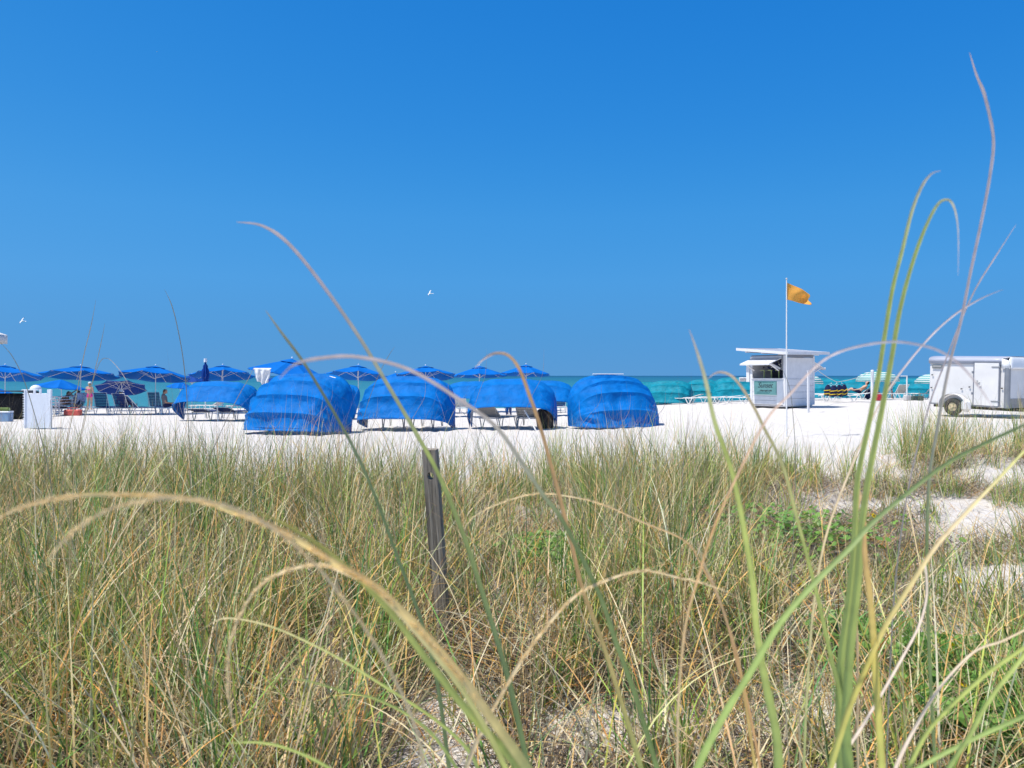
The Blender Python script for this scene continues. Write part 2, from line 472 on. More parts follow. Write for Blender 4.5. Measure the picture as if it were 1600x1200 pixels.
# ------------------------------------------------------------------ cabanas
def cabana(label, px, py, rz, W, H, phis, group, mat, seed, depth=None, name='beach_cabana', pole=None, white_bow=False, pc=.60):
    o = hit(px, py) if depth is None else at(px, depth)
    t = thing(name, label, 'cabana', o, R(rz), group)
    rr = random.Random(seed)
    nb = len(phis); rows = 9
    sag = .072
    off = Vector((rr.uniform(0, 50), rr.uniform(0, 50), rr.uniform(0, 50)))
    def pt(a, fi, r_):
        tt = math.pi * a
        c = math.cos(tt); s = math.sin(tt)
        ps = .46
        x = -W * math.copysign(abs(c) ** pc, c)
        r = r_ * abs(s) ** ps
        return Vector((x, -r * math.cos(fi) * 1.0, r * math.sin(fi) + .03))
    nu = 56
    mb = MB()
    def fn(a, b):
        k = b * (nb - 1); i = min(int(k), nb - 2); f = k - i
        fi = R(phis[i] + (phis[i + 1] - phis[i]) * f)
        s_ = math.sin(math.pi * a)
        sg = sag * (4 * f * (1 - f)) ** .62 * (.35 + .65 * s_)
        r_ = H * (1 - sg)
        p = pt(a, fi, r_)
        corner = math.exp(-((abs(a - .5) - .27) / .10) ** 2)
        n = noise.noise(p * 2.3 + off) * .055 + noise.noise(Vector((p.x * 6 + p.z * 3, (p.y + p.z) * 2.2, 0)) + off) * .034
        n += .02 * noise.noise(Vector((p.x * 2.0, fi * 9, 3)) + off)
        n += .035 * corner * math.sin((p.x * 1.2 + fi * 3.0) * 9 + off.x) * noise.noise(p * 1.7 + off * 2) * 2.2
        edge = 4 * f * (1 - f)
        q = Vector((p.x * .8, p.y, p.z)).normalized()
        p2 = p + q * n * (.35 + .65 * edge)
        p2.z = max(p2.z, .015)
        return p2
    mb.grid(fn, nu, (nb - 1) * rows)
    c = mb.build('canopy', mat, t, solid=.006, angle=20)
    for i, ph in enumerate(phis):
        ph = ph + (-3 if i == 0 else 3 if i == nb - 1 else 0)
        pts = [pt(k / 24, R(ph), H * .955) for k in range(25)]
        pts = [Vector((p.x * .96, p.y, max(p.z, .02))) for p in pts]
        MB().tube(pts, .016, 6).build('bow', mat if i == nb - 1 else M['white_metal'], t)
    if white_bow:
        f0 = R(phis[0])
        MB().tube([(-W * .35, -H * math.cos(f0) , H * math.sin(f0) + .05), (W * .42, -H * math.cos(f0), H * math.sin(f0) + .05)], .022, 6).build('top_rail', M['white_metal'], t)
    if pole:
        for (x0, y0, z0, x1, y1) in pole:
            MB().tube([(x0, y0, z0), (x1, y1, 0)], .022, 8).build('support_pole', M['white_metal'], t)
    return t

CG = 'blue clamshell cabanas facing the sea'
c0 = cabana('blue cabana at the left end with its rear flap raised high over grey loungers', 343, 657, -8, 1.56, 1.50, [110, 88, 62, 30], CG, M['cabana'], 1, pole=[(.45, -1.0, .75, .50, -1.02)])
c1 = cabana('widest blue cabana, back closed right down to the sand', 481, 675, -17, 1.40, 1.68, [100, 80, 60, 40, 21, 4], CG, M['cabana'], 2)
c2 = cabana('blue cabana in the middle, its flap lifted just above the sand with loungers showing', 640, 670, -7, 1.42, 1.62, [104, 82, 61, 39, 13], CG, M['cabana'], 3)
c3 = cabana('blue cabana with the back half open over two grey strap loungers', 802, 669, -6, 1.38, 1.53, [112, 88, 62, 27], CG, M['cabana'], 4, pole=[(.45, -1.1, .62, .85, -1.5)])
c4 = cabana('rightmost blue cabana, closed to the ground with four sagging bands', 951, 666, 14, 1.34, 1.60, [96, 80, 62, 42, 20, 1], CG, M['cabana'], 5, white_bow=True, pc=.82)
RG = 'blue cabanas of the second row'
cabana('blue cabana half hidden behind the widest one, dark inside', 520, 654, -38, 1.35, 1.50, [112, 88, 62, 30], RG, M['cabana'], 6)
cabana('blue cabana of the second row, seen in the gap between the middle two', 742, 651, -6, 1.5, 1.55, [110, 88, 62, 32], RG, M['cabana'], 7)
cabana('blue cabana of the second row, top showing left of the rightmost cabana', 848, 650, -5, 1.5, 1.6, [108, 84, 58, 26], RG, M['cabana'], 8)
TG = 'teal cabanas near the waterline'
for i, (px, d, rz, lab) in enumerate([
        (1008, 50, -10, 'faded teal cabana partly hidden by the rightmost blue cabana'),
        (1046, 48, -20, 'teal cabana with many wrinkles, just right of the blue cabanas'),
        (1098, 50, -30, 'small teal cabana midway between the blue cabanas and the white kiosk'),
        (1150, 47, -14, 'smooth teal cabana directly left of the white kiosk'),
        (1290, 56, -20, 'teal cabana seen between the kiosk and the hanging life vests'),
        (1340, 57, -20, 'teal cabana beneath the striped umbrella beside the white post'),
        (1428, 56, -28, 'teal cabana left of the white trailer, behind the towel')]):
    cabana(lab, px, 0, rz, 1.45 if i != 2 else 1.1, 1.45, [98, 76, 54, 30, 4], TG, M['teal'], 20 + i, depth=d)

# ------------------------------------------------------------------ umbrellas
def umbrella(label, px, ytop, span, d, group, mat, drop=.42, vent=True, tilt=0, tdir=0, n=8, seed=0, finial=True, fold=False, round_=False, name='beach_umbrella', zbase=None):
    base = at(px, d)
    ztop = CZ + (587 - ytop) / F * d
    rad = span / 2 / F * d
    hp = ztop - base.z
    t = thing(name, label, 'umbrella', base, R(seed * 17 % 45), group)
    td_ = R(tdir) - t.rotation_euler.z
    Rm = Matrix.Rotation(R(tilt), 3, Vector((math.cos(td_), math.sin(td_), 0)))
    top = Vector((0, 0, hp))
    def tr(p):
        return top + Rm @ (Vector(p))
    rr = random.Random(seed)
    MB().tube([(0, 0, -.1), (0, 0, hp * .6), (0, 0, hp - .06)], [.024, .022, .02], 8).build('pole', M['white_metal'], t)
    if fold:
        mb = MB()
        def fn(a, b):
            an = a * 2 * math.pi
            prof = [.035, .10, .15, .16, .13, .11, .12][min(6, int(b * 6))] * 1.0
            k = .72 + .28 * abs(math.sin(an * 4))
            return Vector((prof * k * math.cos(an), prof * k * math.sin(an), hp - .05 - b * 1.15))
        mb.grid(fn, 48, 12); mb.build('canopy', mat, t, solid=.004)
        MB().tube([(0, 0, hp - .08), (0, 0, hp + .08)], [.07, .06], 10).build('finial', M['white_plastic'], t)
        return t
    mb = MB()
    def prof(q):
        if round_: return -drop * (1 - math.sqrt(max(0, 1 - (q * .985) ** 2))) / 1.0
        return -drop * (q ** 1.12)
    q0 = .2 if vent else 0.0
    def fn(a, b):
        q = q0 + (1 - q0) * b
        k = a * n; i = int(k) % n; f = k - int(k)
        an = 2 * math.pi * (i + f) / n
        inr = math.cos(math.pi / n) / math.cos(2 * math.pi * (f - .5) / n)
        if round_: inr = 1
        sg = 4 * f * (1 - f)
        r = rad * q * (inr - (0.035 * sg * q if not round_ else 0))
        z = prof(q) - .035 * sg * q * rad + .012 * rr.random() * (q > .98)
        return tr((r * math.cos(an), r * math.sin(an), z))
    mb.grid(fn, n * 6, 8)
    cn = mb.build('canopy', mat, t, solid=.004, angle=25)
    if vent:
        mv = MB()
        def fv(a, b):
            q = .27 * b
            k = a * n; f = k - int(k); an = 2 * math.pi * k / n
            inr = math.cos(math.pi / n) / math.cos(2 * math.pi * (f - .5) / n)
            return tr((rad * q * inr * math.cos(an), rad * q * inr * math.sin(an), .045 - drop * .95 * q))
        mv.grid(fv, n * 4, 4); mv.build('vent', mat, cn, solid=.004, angle=25)
    if round_:
        mv = MB()
        def fb(a, b):
            an = 2 * math.pi * a
            z0 = prof(1.0)
            return tr((rad * math.cos(an), rad * math.sin(an), z0 - .14 * b - (.02 * math.cos(an * n * 1.0) * b)))
        mv.grid(fb, 64, 2); mv.build('valance', mat, cn, solid=.004)
    for i in range(n):
        an = 2 * math.pi * i / n
        a0 = tr((.03 * math.cos(an), .03 * math.sin(an), prof(.05) - .03)); a1 = tr((rad * .97 * math.cos(an), rad * .97 * math.sin(an), prof(.97) - .02))
        am = tr((rad * .5 * math.cos(an), rad * .5 * math.sin(an), prof(.5) - .025))
        rb = MB().tube([a0, am, a1], .011, 5).build('rib', M['white_metal'], t)
        hub = Vector((0, 0, hp - drop - .12)) if not tilt else tr((0, 0, -drop - .1))
        MB().tube([hub, am], .009, 5).build('strut', M['white_metal'], rb)
    if finial:
        MB().ell(tr((0, 0, .07)), (.035, .035, .05)).build('finial', M['white_plastic'], t)
    return t

UG = 'blue market umbrellas above the loungers'
for i, (px, yt, sp, d, lab, ti, td) in enumerate([
        (8, 572, 106, 38, 'blue umbrella cut by the left edge of the photo, above the black tent', -9, 8),
        (126, 573, 110, 37, 'blue umbrella with white ribs directly above the woman in pink', -8, 5),
        (243, 573, 104, 38, 'blue umbrella standing alone between the woman in pink and the left cabana', -10, -8),
        (348, 572, 94, 40, 'blue umbrella whose top shows above the leftmost cabana', -10, 12),
        (456, 562, 126, 31, 'highest blue umbrella, tilted, beside the hanging white towel', 9, 95),
        (560, 572, 96, 39, 'blue umbrella between the widest cabana and the middle cabana', -9, -14),
        (665, 573, 92, 40, 'blue umbrella rising right behind the middle cabana', -10, 10),
        (749, 573, 84, 42, 'blue umbrella second from the right, a white knob on its peak', -4, 10),
        (822, 571, 76, 43, 'rightmost blue umbrella of the row, near the open horizon', -5, -20)]):
    umbrella(lab, px, yt, sp * 1.07, d, UG, M['umb'], drop=(.50, .42, .50, .5, .6, .5, .5, .5, .5)[i], tilt=ti, tdir=td, seed=i + 1)
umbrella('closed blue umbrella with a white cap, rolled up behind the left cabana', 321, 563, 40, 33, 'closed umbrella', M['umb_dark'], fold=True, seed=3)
SG = 'low blue beach umbrellas near the water'
umbrella('low blue umbrella leaning above the two sunbathers by the white stack', 96, 593, 74, 43, SG, M['umb'], drop=.45, vent=False, tilt=6, tdir=100, seed=12, finial=False)
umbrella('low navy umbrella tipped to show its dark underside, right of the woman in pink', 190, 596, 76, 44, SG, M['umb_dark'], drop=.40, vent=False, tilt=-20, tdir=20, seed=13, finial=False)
umbrella('small blue beach umbrella peeping out left of the first cabana', 282, 596, 42, 45, SG, M['umb'], drop=.35, vent=False, tilt=6, tdir=60, seed=14, finial=False)
umbrella('low blue umbrella at the very left edge, over the black tent', -14, 603, 62, 42, SG, M['umb'], drop=.4, vent=False, tilt=4, tdir=60, seed=15, finial=False)
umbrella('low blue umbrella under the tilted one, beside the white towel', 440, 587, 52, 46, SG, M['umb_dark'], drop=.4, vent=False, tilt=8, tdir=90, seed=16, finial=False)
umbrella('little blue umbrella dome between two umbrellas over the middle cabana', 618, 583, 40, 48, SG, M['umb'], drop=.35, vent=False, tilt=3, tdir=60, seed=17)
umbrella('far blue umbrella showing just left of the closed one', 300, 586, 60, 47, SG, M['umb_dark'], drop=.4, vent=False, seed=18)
STG = 'white and teal striped umbrellas'
umbrella('striped umbrella peeping out behind the right wall of the kiosk', 1255, 584, 58, 44, STG, M['striped'], drop=.52, vent=False, seed=21, round_=True)
umbrella('striped umbrella beside the thick white post', 1371, 580, 62, 44, STG, M['striped'], drop=.55, vent=False, seed=22, round_=True)
umbrella('striped umbrella half hidden by the white trailer', 1466, 583, 66, 45, STG, M['striped'], drop=.55, vent=False, seed=23, round_=True)
# white square umbrella whose corner enters the frame at the left
ub = P(-250, 535, 9.5); base = Vector((ub.x, ub.y, gz(ub.x, ub.y)))
t = thing('patio_umbrella', 'white square umbrella corner entering the left edge above the sea', 'umbrella', base, R(4))
zz = ub.z - base.z
mb = MB(); a = 1.27
mb.add([(-a, -a, zz + .16), (a, -a, zz + .16), (a, a, zz + .16), (-a, a, zz + .16), (0, 0, zz + .75)], [(0, 1, 4), (1, 2, 4), (2, 3, 4), (3, 0, 4)])
cn = mb.build('canopy', M['white_cloth'], t, smooth=False, solid=.006)
mb = MB()
for (x0, y0), (x1, y1) in (((-a, -a), (a, -a)), ((a, -a), (a, a)), ((a, a), (-a, a)), ((-a, a), (-a, -a))):
    def fn(u, v, x0=x0, y0=y0, x1=x1, y1=y1):
        return Vector((x0 + (x1 - x0) * u, y0 + (y1 - y0) * u, zz + .16 - v * (.115 + .012 * math.sin(u * 40))))
    mb.grid(fn, 30, 2)
mb.build('valance', M['white_cloth'], cn, solid=.006)
MB().tube([(0, 0, -.1), (0, 0, zz + .7)], .03, 8).build('pole', M['white_metal'], t)
for q in ((-a, -a), (a, -a), (a, a), (-a, a)):
    MB().tube([(0, 0, zz + .7), (q[0], q[1], zz + .14)], .014, 5).build('rib', M['white_metal'], t)

# ------------------------------------------------------------------ loungers
def lounger(label, loc, rz, back, strap, frame, group, cat='lounger'):
    t = thing('sun_lounger', label, cat, loc, R(rz), group)
    w_ = .31; z = .34
    f = MB()
    for s in (-1, 1):
        f.tube([(s * w_, 1.28, z - .05), (s * w_, 1.25, z), (s * w_, .4, z), (s * w_, -.34, z), (s * w_, -.62, z)], .017, 6)
    f.tube([(-w_, 1.28, z - .05), (w_, 1.28, z - .05)], .017, 6)
    f.tube([(-w_, -.62, z), (w_, -.62, z)], .017, 6)
    f.build('frame', frame, t)
    s_ = MB()
    yy = -.25
    while yy < 1.24:
        s_.box((0, yy, z + .008), (2 * w_, .062, .012)); yy += .083
    s_.build('seat', strap, t, smooth=False)
    b = MB(); bl = .78; A = R(back)
    cy, cz = -math.cos(A), math.sin(A)
    h = Vector((0, -.32, z + .02))
    e = h + Vector((0, cy, cz)) * bl
    b.tube([h + Vector((-w_, 0, 0)), e + Vector((-w_, 0, 0)), e + Vector((w_, 0, 0)), h + Vector((w_, 0, 0))], .017, 6)
    bk = b.build('backrest', frame, t)
    sb = MB(); rot = Matrix.Rotation(-A, 3, 'X')
    k = .06
    while k < bl - .02:
        c = h + Vector((0, cy, cz)) * k
        sb.box(c, (2 * w_, .066, .010), rot); k += .083
    sb.build('back_straps', strap, bk, smooth=False)
    for s in (-1, 1):
        for y0 in (.95, -.35):
            MB().tube([(s * w_, y0 - .2, z), (s * w_ * 1.05, y0 - .05, .03), (s * w_ * 1.05, y0 + .05, .03), (s * w_, y0 + .2, z)], .017, 6).build('leg', frame, t)
    if back > 25:
        MB().tube([(-w_ * .9, e.y * .6 + h.y * .4, e.z * .6 + h.z * .4), (-w_ * .9, -.55, z), (w_ * .9, -.55, z), (w_ * .9, e.y * .6 + h.y * .4, e.z * .6 + h.z * .4)], .01, 5).build('back_prop', frame, t)
    return t

GC = 'grey strap loungers under the blue cabanas'
def inside(cab, dx, dy, rz, back, label, strap='taupe', frame='grey_metal'):
    m = Matrix.Translation(cab.location) @ Matrix.Rotation(cab.rotation_euler.z, 4, 'Z')
    p = m @ Vector((dx, dy, 0)); p.z = gz(p.x, p.y)
    return lounger(label, p, math.degrees(cab.rotation_euler.z) + rz, back, M[strap], M[frame], GC)
inside(c0, -.62, .1, 8, 10, 'flat grey lounger on the left under the leftmost cabana', 'navy')
inside(c0, .45, .15, 4, 14, 'flat grey lounger on the right under the leftmost cabana', 'navy')
inside(c2, -.48, .1, 6, 30, 'grey lounger at the left under the middle cabana flap')
inside(c2, .48, .1, 0, 34, 'grey lounger at the right under the middle cabana flap')
inside(c3, -.55, .0, -16, 33, 'grey strap lounger with raised back, left one in the half open cabana')
inside(c3, .50, .05, -4, 40, 'grey strap lounger, right one in the half open cabana beside the black bag')
GN = 'navy strap loungers with white frames by the water'
N1 = lounger('navy and white lounger whose back stands upright right of the woman in pink', hit(165, 648), 4, 68, M['navy'], M['white_metal'], GN)
N2 = lounger('navy lounger holding the person in the white cap', hit(197, 648), -4, 62, M['navy'], M['white_metal'], GN)
lounger('navy lounger leaning low between the white cap and the grassy pole', hit(222, 648), -38, 48, M['navy'], M['white_metal'], GN)
lounger('dark navy lounger with the tallest back, left of the seated dark haired person', hit(249, 646), -6, 72, M['navy'], M['white_metal'], GN)
N5 = lounger('navy lounger draped with the pale striped towel', hit(113, 648), 62, 62, M['navy'], M['white_metal'], GN)
N6 = lounger('flat navy lounger carrying the bending sunbather', hit(99, 649), 20, 8, M['navy'], M['white_metal'], GN)
lounger('flat navy lounger at the feet of the woman in pink', hit(143, 646), -70, 6, M['navy'], M['white_metal'], GN)
lounger('empty flat navy lounger seen under the leftmost cabana, farther back', hit(330, 643), 70, 25, M['greywhite'], M['white_metal'], GN)
lounger('white framed lounger farther back under the right end of the leftmost cabana', hit(385, 644), 60, 40, M['navy'], M['white_metal'], GN)
lounger('upright navy and white lounger in the gap left of the rightmost cabana', hit(872, 645), 8, 66, M['navy'], M['white_metal'], GN)
lounger('white framed lounger in the narrow gap right of the middle cabana', hit(722, 646), -8, 55, M['greywhite'], M['white_metal'], GN)
GS = 'stack of loungers beside the white storage bin'
sp = hit(86, 650)
for k in range(5):
    lounger(['lowest navy lounger of the small stack right of the white bin', 'second lounger up in the small stack by the white bin', 'middle lounger of the small stack by the white bin', 'second lounger from the top in the stack by the white bin', 'topmost lounger of the small stack right of the white bin'][k], sp + Vector((0, 0, .135 * k)), 0, 3, M['navy'] if k == 4 else M['white_plastic'], M['white_metal'], GS)
GW = 'white loungers with taupe slings on the right'
wl = [(1290, 626, 62, 35, 'white lounger left of the hanging life vests, backrest raised'),
      (1322, 628, 62, 8, 'long flat white lounger nearest the camera, under the life vests'),
      (1338, 624, 60, 40, 'white lounger with the dark haired sunbather leaning on it'),
      (1376, 624, 55, 55, 'white lounger with raised back behind the thick white post'),
      (1402, 623, 0, 45, 'small white lounger seen from behind, left of the thin post'),
      (1437, 624, 58, 52, 'white lounger draped with the white towel, left of the trailer'),
      (1460, 624, 58, 48, 'white lounger cut off by the white trailer'),
      (1278, 624, 62, 6, 'flat white lounger touching the right wall of the kiosk')]
WL = [lounger(l, hit(a, b), c, e, M['greywhite'] if i in (1, 7) else M['taupe'], M['white_metal'], GW) for i, (a, b, c, e, l) in enumerate(wl)]
GT = 'low loungers in front of the teal cabanas'
for a, b, c, e, l in [(1036, 632, 60, 10, 'low grey lounger nearest the rightmost blue cabana'),
                      (1070, 631, 60, 18, 'low grey lounger between the two wrinkled teal cabanas'),
                      (1104, 631, 62, 6, 'flat white lounger midway along the teal cabanas'),
                      (1128, 630, 60, 6, 'flat white lounger in front of the smooth teal cabana'),
                      (1152, 631, 62, 22, 'white lounger closest to the left side of the kiosk')]:
    lounger(l, hit(a, b), c, e, M['taupe'] if a < 1090 else M['greywhite'], M['white_metal'], GT)

# ------------------------------------------------------------------ people
def limb(mb, pts, rs_):
    """overlapping tapered capsules, fused by the remesh into one skin"""
    for i in range(len(pts) - 1):
        a, b = Vector(pts[i]), Vector(pts[i + 1]); r0, r1 = rs_[i], rs_[i + 1]
        k = max(3, int((b - a).length / (min(r0, r1) * .6)))
        mb.tube([a + (b - a) * (j / k) for j in range(k + 1)], [r0 + (r1 - r0) * j / k for j in range(k + 1)], 10)
        mb.ell(a, r0, nu=10, nv=6); mb.ell(b, r1, nu=10, nv=6)

def fuse(mb, name, mat, parent, vox=.009):
    o = mb.build(name, mat, parent)
    md = o.modifiers.new('fuse', 'REMESH'); md.mode = 'VOXEL'; md.voxel_size = vox; md.use_smooth_shade = True
    sm = o.modifiers.new('smooth', 'SMOOTH'); sm.iterations = 4; sm.factor = .5
    return o

def hand(mb, wrist, d, side, s=1.0):
    """palm, four unequal curled fingers and a thumb leaving the side of the palm"""
    d = Vector(d).normalized(); sd = Vector(side); sd = (sd - d * sd.dot(d)).normalized(); nrm = d.cross(sd)
    w_ = Vector(wrist)
    for k in range(4):
        o_ = sd * (.030 - .020 * k) * s
        limb(mb, [w_ + o_ * .5, w_ + d * .085 * s + o_], [.017 * s, .013 * s])
        L = (.072, .080, .074, .058)[k] * s
        b0 = w_ + d * .085 * s + o_ * 1.15
        limb(mb, [b0, b0 + d * L * .5 + nrm * .006, b0 + d * L * .85 + nrm * .028], [.0095, .0085, .0075])
    tb = w_ + d * .025 * s + sd * .03 * s
    limb(mb, [tb, tb + (d * .6 + sd * .8).normalized() * .035 * s, tb + (d * .6 + sd * .8).normalized() * .035 * s + d * .028 * s], [.013, .011, .009])

def person(label, loc, rz, J, skin, hair, hairstyle='short', cat='person'):
    """J: joints hip chest neck head, lists arm_l arm_r leg_l leg_r (3 joints each); faces +y"""
    t = thing('person', label, cat, loc, R(rz))
    mb = MB()
    hip, waist, chest, neck, head = [Vector(J[k]) for k in ('hip', 'waist', 'chest', 'neck', 'head')]
    right = Vector(J.get('right', (1, 0, 0))).normalized()
    w_ = J.get('w', 1.0)
    for s in (-1, 1):
        limb(mb, [hip + right * s * .075, waist + right * s * .055, chest + right * s * .08 * w_, neck + right * s * .10 * w_ - (neck - chest).normalized() * .05], [.105, .095 * w_, .105 * w_, .062])
    limb(mb, [hip, waist, chest, neck, head - (head - neck) * .25], [.10, .09, .10, .055, .052])
    up = (head - neck).normalized(); fwd = Vector(J.get('face', (0, 1, 0))); fwd = (fwd - up * fwd.dot(up)).normalized(); rt = fwd.cross(up)
    m = Matrix((rt, fwd, up)).transposed()
    mb.ell(head, (.074, .094, .112), m, 16, 12)
    mb.ell(head - up * .05 + fwd * .02, (.058, .072, .075), m, 14, 10)
    limb(mb, [head + fwd * .085 + up * .01, head + fwd * .108 - up * .028], [.010, .015])
    limb(mb, [head + fwd * .083 - up * .058 + rt * .018, head + fwd * .083 - up * .058 - rt * .018], [.011, .011])
    for s in (-1, 1):
        mb.ell(head + rt * s * .078 - up * .01, (.012, .024, .034), m, 8, 6)
    for s, key in ((-1, 'arm_l'), (1, 'arm_r')):
        a, b, c = [Vector(q) for q in J[key]]
        limb(mb, [a, b, c], [.052, .040, .026])
        hand(mb, c, (c - b), J.get('thumb', fwd))
    for s, key in ((-1, 'leg_l'), (1, 'leg_r')):
        a, b, c = [Vector(q) for q in J[key]]
        limb(mb, [a, a + (b - a) * .35, b, b + (c - b) * .3, c], [.088, .082, .055, .058, .038])
        ft = Vector(J.get('toe', (0, 1, 0))).normalized()
        limb(mb, [c, c + ft * .05 - Vector((0, 0, .04)), c + ft * .17 - Vector((0, 0, .05))], [.038, .036, .024])
        limb(mb, [c, c - ft * .035 - Vector((0, 0, .035))], [.035, .03])
    body = fuse(mb, 'body', skin, t)
    if hair is not None:
        hb = MB()
        hb.ell(head + up * .016 - fwd * .014, (.084, .100, .112), m, 16, 10, 0, .55)
        hb.ell(head - fwd * .04 - up * .01, (.080, .072, .095), m, 14, 10)
        if hairstyle == 'bun': hb.ell(head - fwd * .10 + up * .05, .045, nu=12, nv=8)
        if hairstyle == 'long': limb(hb, [head - fwd * .06, head - fwd * .08 - up * .2], [.07, .05])
        fuse(hb, 'hair', hair, t, .01)
    e = MB()
    for s in (-1, 1):
        e.ell(head + rt * s * .030 + fwd * .088 + up * .008, .011, nu=8, nv=6)
    e.build('eyes', M['hair_dark'], t)
    return t, m

def cloth(t, name, mat, chains, vox=.010):
    mb = MB()
    for pts, rr_ in chains: limb(mb, pts, rr_)
    return fuse(mb, name, mat, t, vox)

def hat(t, name, mat, head, up, brim=.13):
    up = Vector(up).normalized(); q = up.to_track_quat('Z', 'Y').to_matrix(); h = Vector(head)
    mb = MB()
    mb.ell(h + up * .03, (.098, .105, .10), q, 18, 8, 0, .5)
    pts = [h + up * .035 + q @ Vector((brim * math.cos(a), brim * math.sin(a), 0)) for a in [i * math.pi / 9 for i in range(18)]]
    inn = [h + up * .04 + q @ Vector((.095 * math.cos(a), .095 * math.sin(a), 0)) for a in [i * math.pi / 9 for i in range(18)]]
    mb.add(pts + inn, [(i, (i + 1) % 18, 18 + (i + 1) % 18, 18 + i) for i in range(18)])
    mb.build(name, mat, t, solid=.005)

# woman in pink, back to the camera, both hands in front
p0 = at(140, 46.3)
Jw = dict(hip=(0, 0, .88), waist=(0, .0, 1.05), chest=(0, 0, 1.25), neck=(0, .0, 1.40), head=(0, .03, 1.54), w=.95,
          arm_l=[(-.17, 0, 1.34), (-.23, -.03, 1.10), (-.14, .17, 1.0)], arm_r=[(.17, 0, 1.34), (.23, -.03, 1.10), (.14, .17, 1.0)],
          leg_l=[(-.09, 0, .84), (-.09, .01, .46), (-.085, -.02, .08)], leg_r=[(.09, 0, .84), (.10, .03, .46), (.10, -.02, .08)])
t, m = person('woman in pink swim bottoms standing with her back turned, wearing a pale cap', p0, 0, Jw, M['skin_pale'], M['hair_blond'], 'short')
cloth(t, 'swim_bottom', M['pink'], [([(-.08, -.015, .84), (-.07, -.01, .93)], [.118, .105]), ([(.08, -.015, .84), (.07, -.01, .93)], [.118, .105])])
cloth(t, 'swim_top_strap', M['pink'], [([(-.13, .0, 1.22), (-.06, -.075, 1.22), (.06, -.075, 1.22), (.13, 0, 1.22)], [.028, .037, .037, .028])])
hat(t, 'cap', M['white_cloth'], (0, .03, 1.56), (0, 0, 1), .11)

def on(lng, rz=0):
    return lng.location.copy(), math.degrees(lng.rotation_euler.z) + rz
def sit_pose(back, knees=.35, arms='rest'):
    A = R(back); cy, cz = -math.cos(A), math.sin(A)
    h = Vector((0, -.17, .47)); d = Vector((0, cy, cz))
    n = Vector((0, cz, -cy)) * .02
    ch = h + d * .38 + n; nk = h + d * .53 + n; hd = nk + (d * .5 + Vector((0, 0, .8))).normalized() * .16
    k = Vector((0, .28, .47 + knees * .5))
    return dict(hip=h, waist=h + d * .18 + n, chest=ch, neck=nk, head=hd,
                arm_l=[nk + Vector((-.17, 0, -.05)), h + Vector((-.26, 0, .14)), h + Vector((-.18, .26, .10))],
                arm_r=[nk + Vector((.17, 0, -.05)), h + Vector((.26, 0, .14)), h + Vector((.18, .26, .10))],
                leg_l=[h + Vector((-.09, .02, 0)), k + Vector((-.11, 0, 0)), Vector((-.10, .66, .42))],
                leg_r=[h + Vector((.09, .02, 0)), k + Vector((.11, 0, .03)), Vector((.11, .68, .42))], toe=(0, .5, .8))
# person in white cap on N2
l, rz = on(N2)
J = sit_pose(62, .3); J['arm_l'] = [J['neck'] + Vector((-.17, 0, -.05)), Vector((-.38, -.12, .60)), Vector((-.44, .12, .52))]
t, m = person('person in a white cap seen over the back of a navy lounger, arm out', l, rz, J, M['skin_pale'], M['hair_brown'])
hat(t, 'cap', M['white_cloth'], J['head'], (0, -.2, 1), .15)
cloth(t, 'swim_shorts', M['blue_cloth'], [([J['hip'] + Vector((-.09, 0, 0)), J['leg_l'][1] * .8 + J['hip'] * .2], [.122, .085]), ([J['hip'] + Vector((.09, 0, 0)), J['leg_r'][1] * .8 + J['hip'] * .2], [.122, .085])])
# sunbather bending forward on N6
l, rz = on(N6, 0)
J = sit_pose(88, .25); J['chest'] = Vector((0, .06, .80)); J['waist'] = Vector((0, -.10, .64)); J['neck'] = Vector((0, .14, .92)); J['head'] = Vector((0, .24, 1.03))
for s, k in ((-1, 'arm_l'), (1, 'arm_r')):
    J[k] = [Vector((s * .17, .12, .86)), Vector((s * .2, .24, .64)), Vector((s * .10, .42, .56))]
t, m = person('brown haired bare shouldered person bending forward on a lounger by the white bin', l, -75, J, M['skin'], M['hair_brown'])
cloth(t, 'swim_shorts', M['white_cloth'], [([J['hip'] + Vector((-.09, 0, 0)), J['leg_l'][1] * .6 + J['hip'] * .4], [.122, .092]), ([J['hip'] + Vector((.09, 0, 0)), J['leg_r'][1] * .6 + J['hip'] * .4], [.122, .092])])
# reclining with arm raised on N5
l, rz = on(N5)
J = sit_pose(58, .45); J['arm_l'] = [J['neck'] + Vector((-.17, 0, -.05)), J['neck'] + Vector((-.25, .22, .08)), J['head'] + Vector((-.08, .10, .08))]
t, m = person('sunbather leaning back, hand raised to the face, beside the pale towel', l, rz, J, M['skin'], M['hair_brown'])
cloth(t, 'swimwear', M['blue_cloth'], [([J['hip'] + Vector((-.09, 0, 0)), J['hip'] + Vector((-.07, -.03, .08))], [.112, .105]), ([J['hip'] + Vector((.09, 0, 0)), J['hip'] + Vector((.07, -.03, .08))], [.112, .105])])
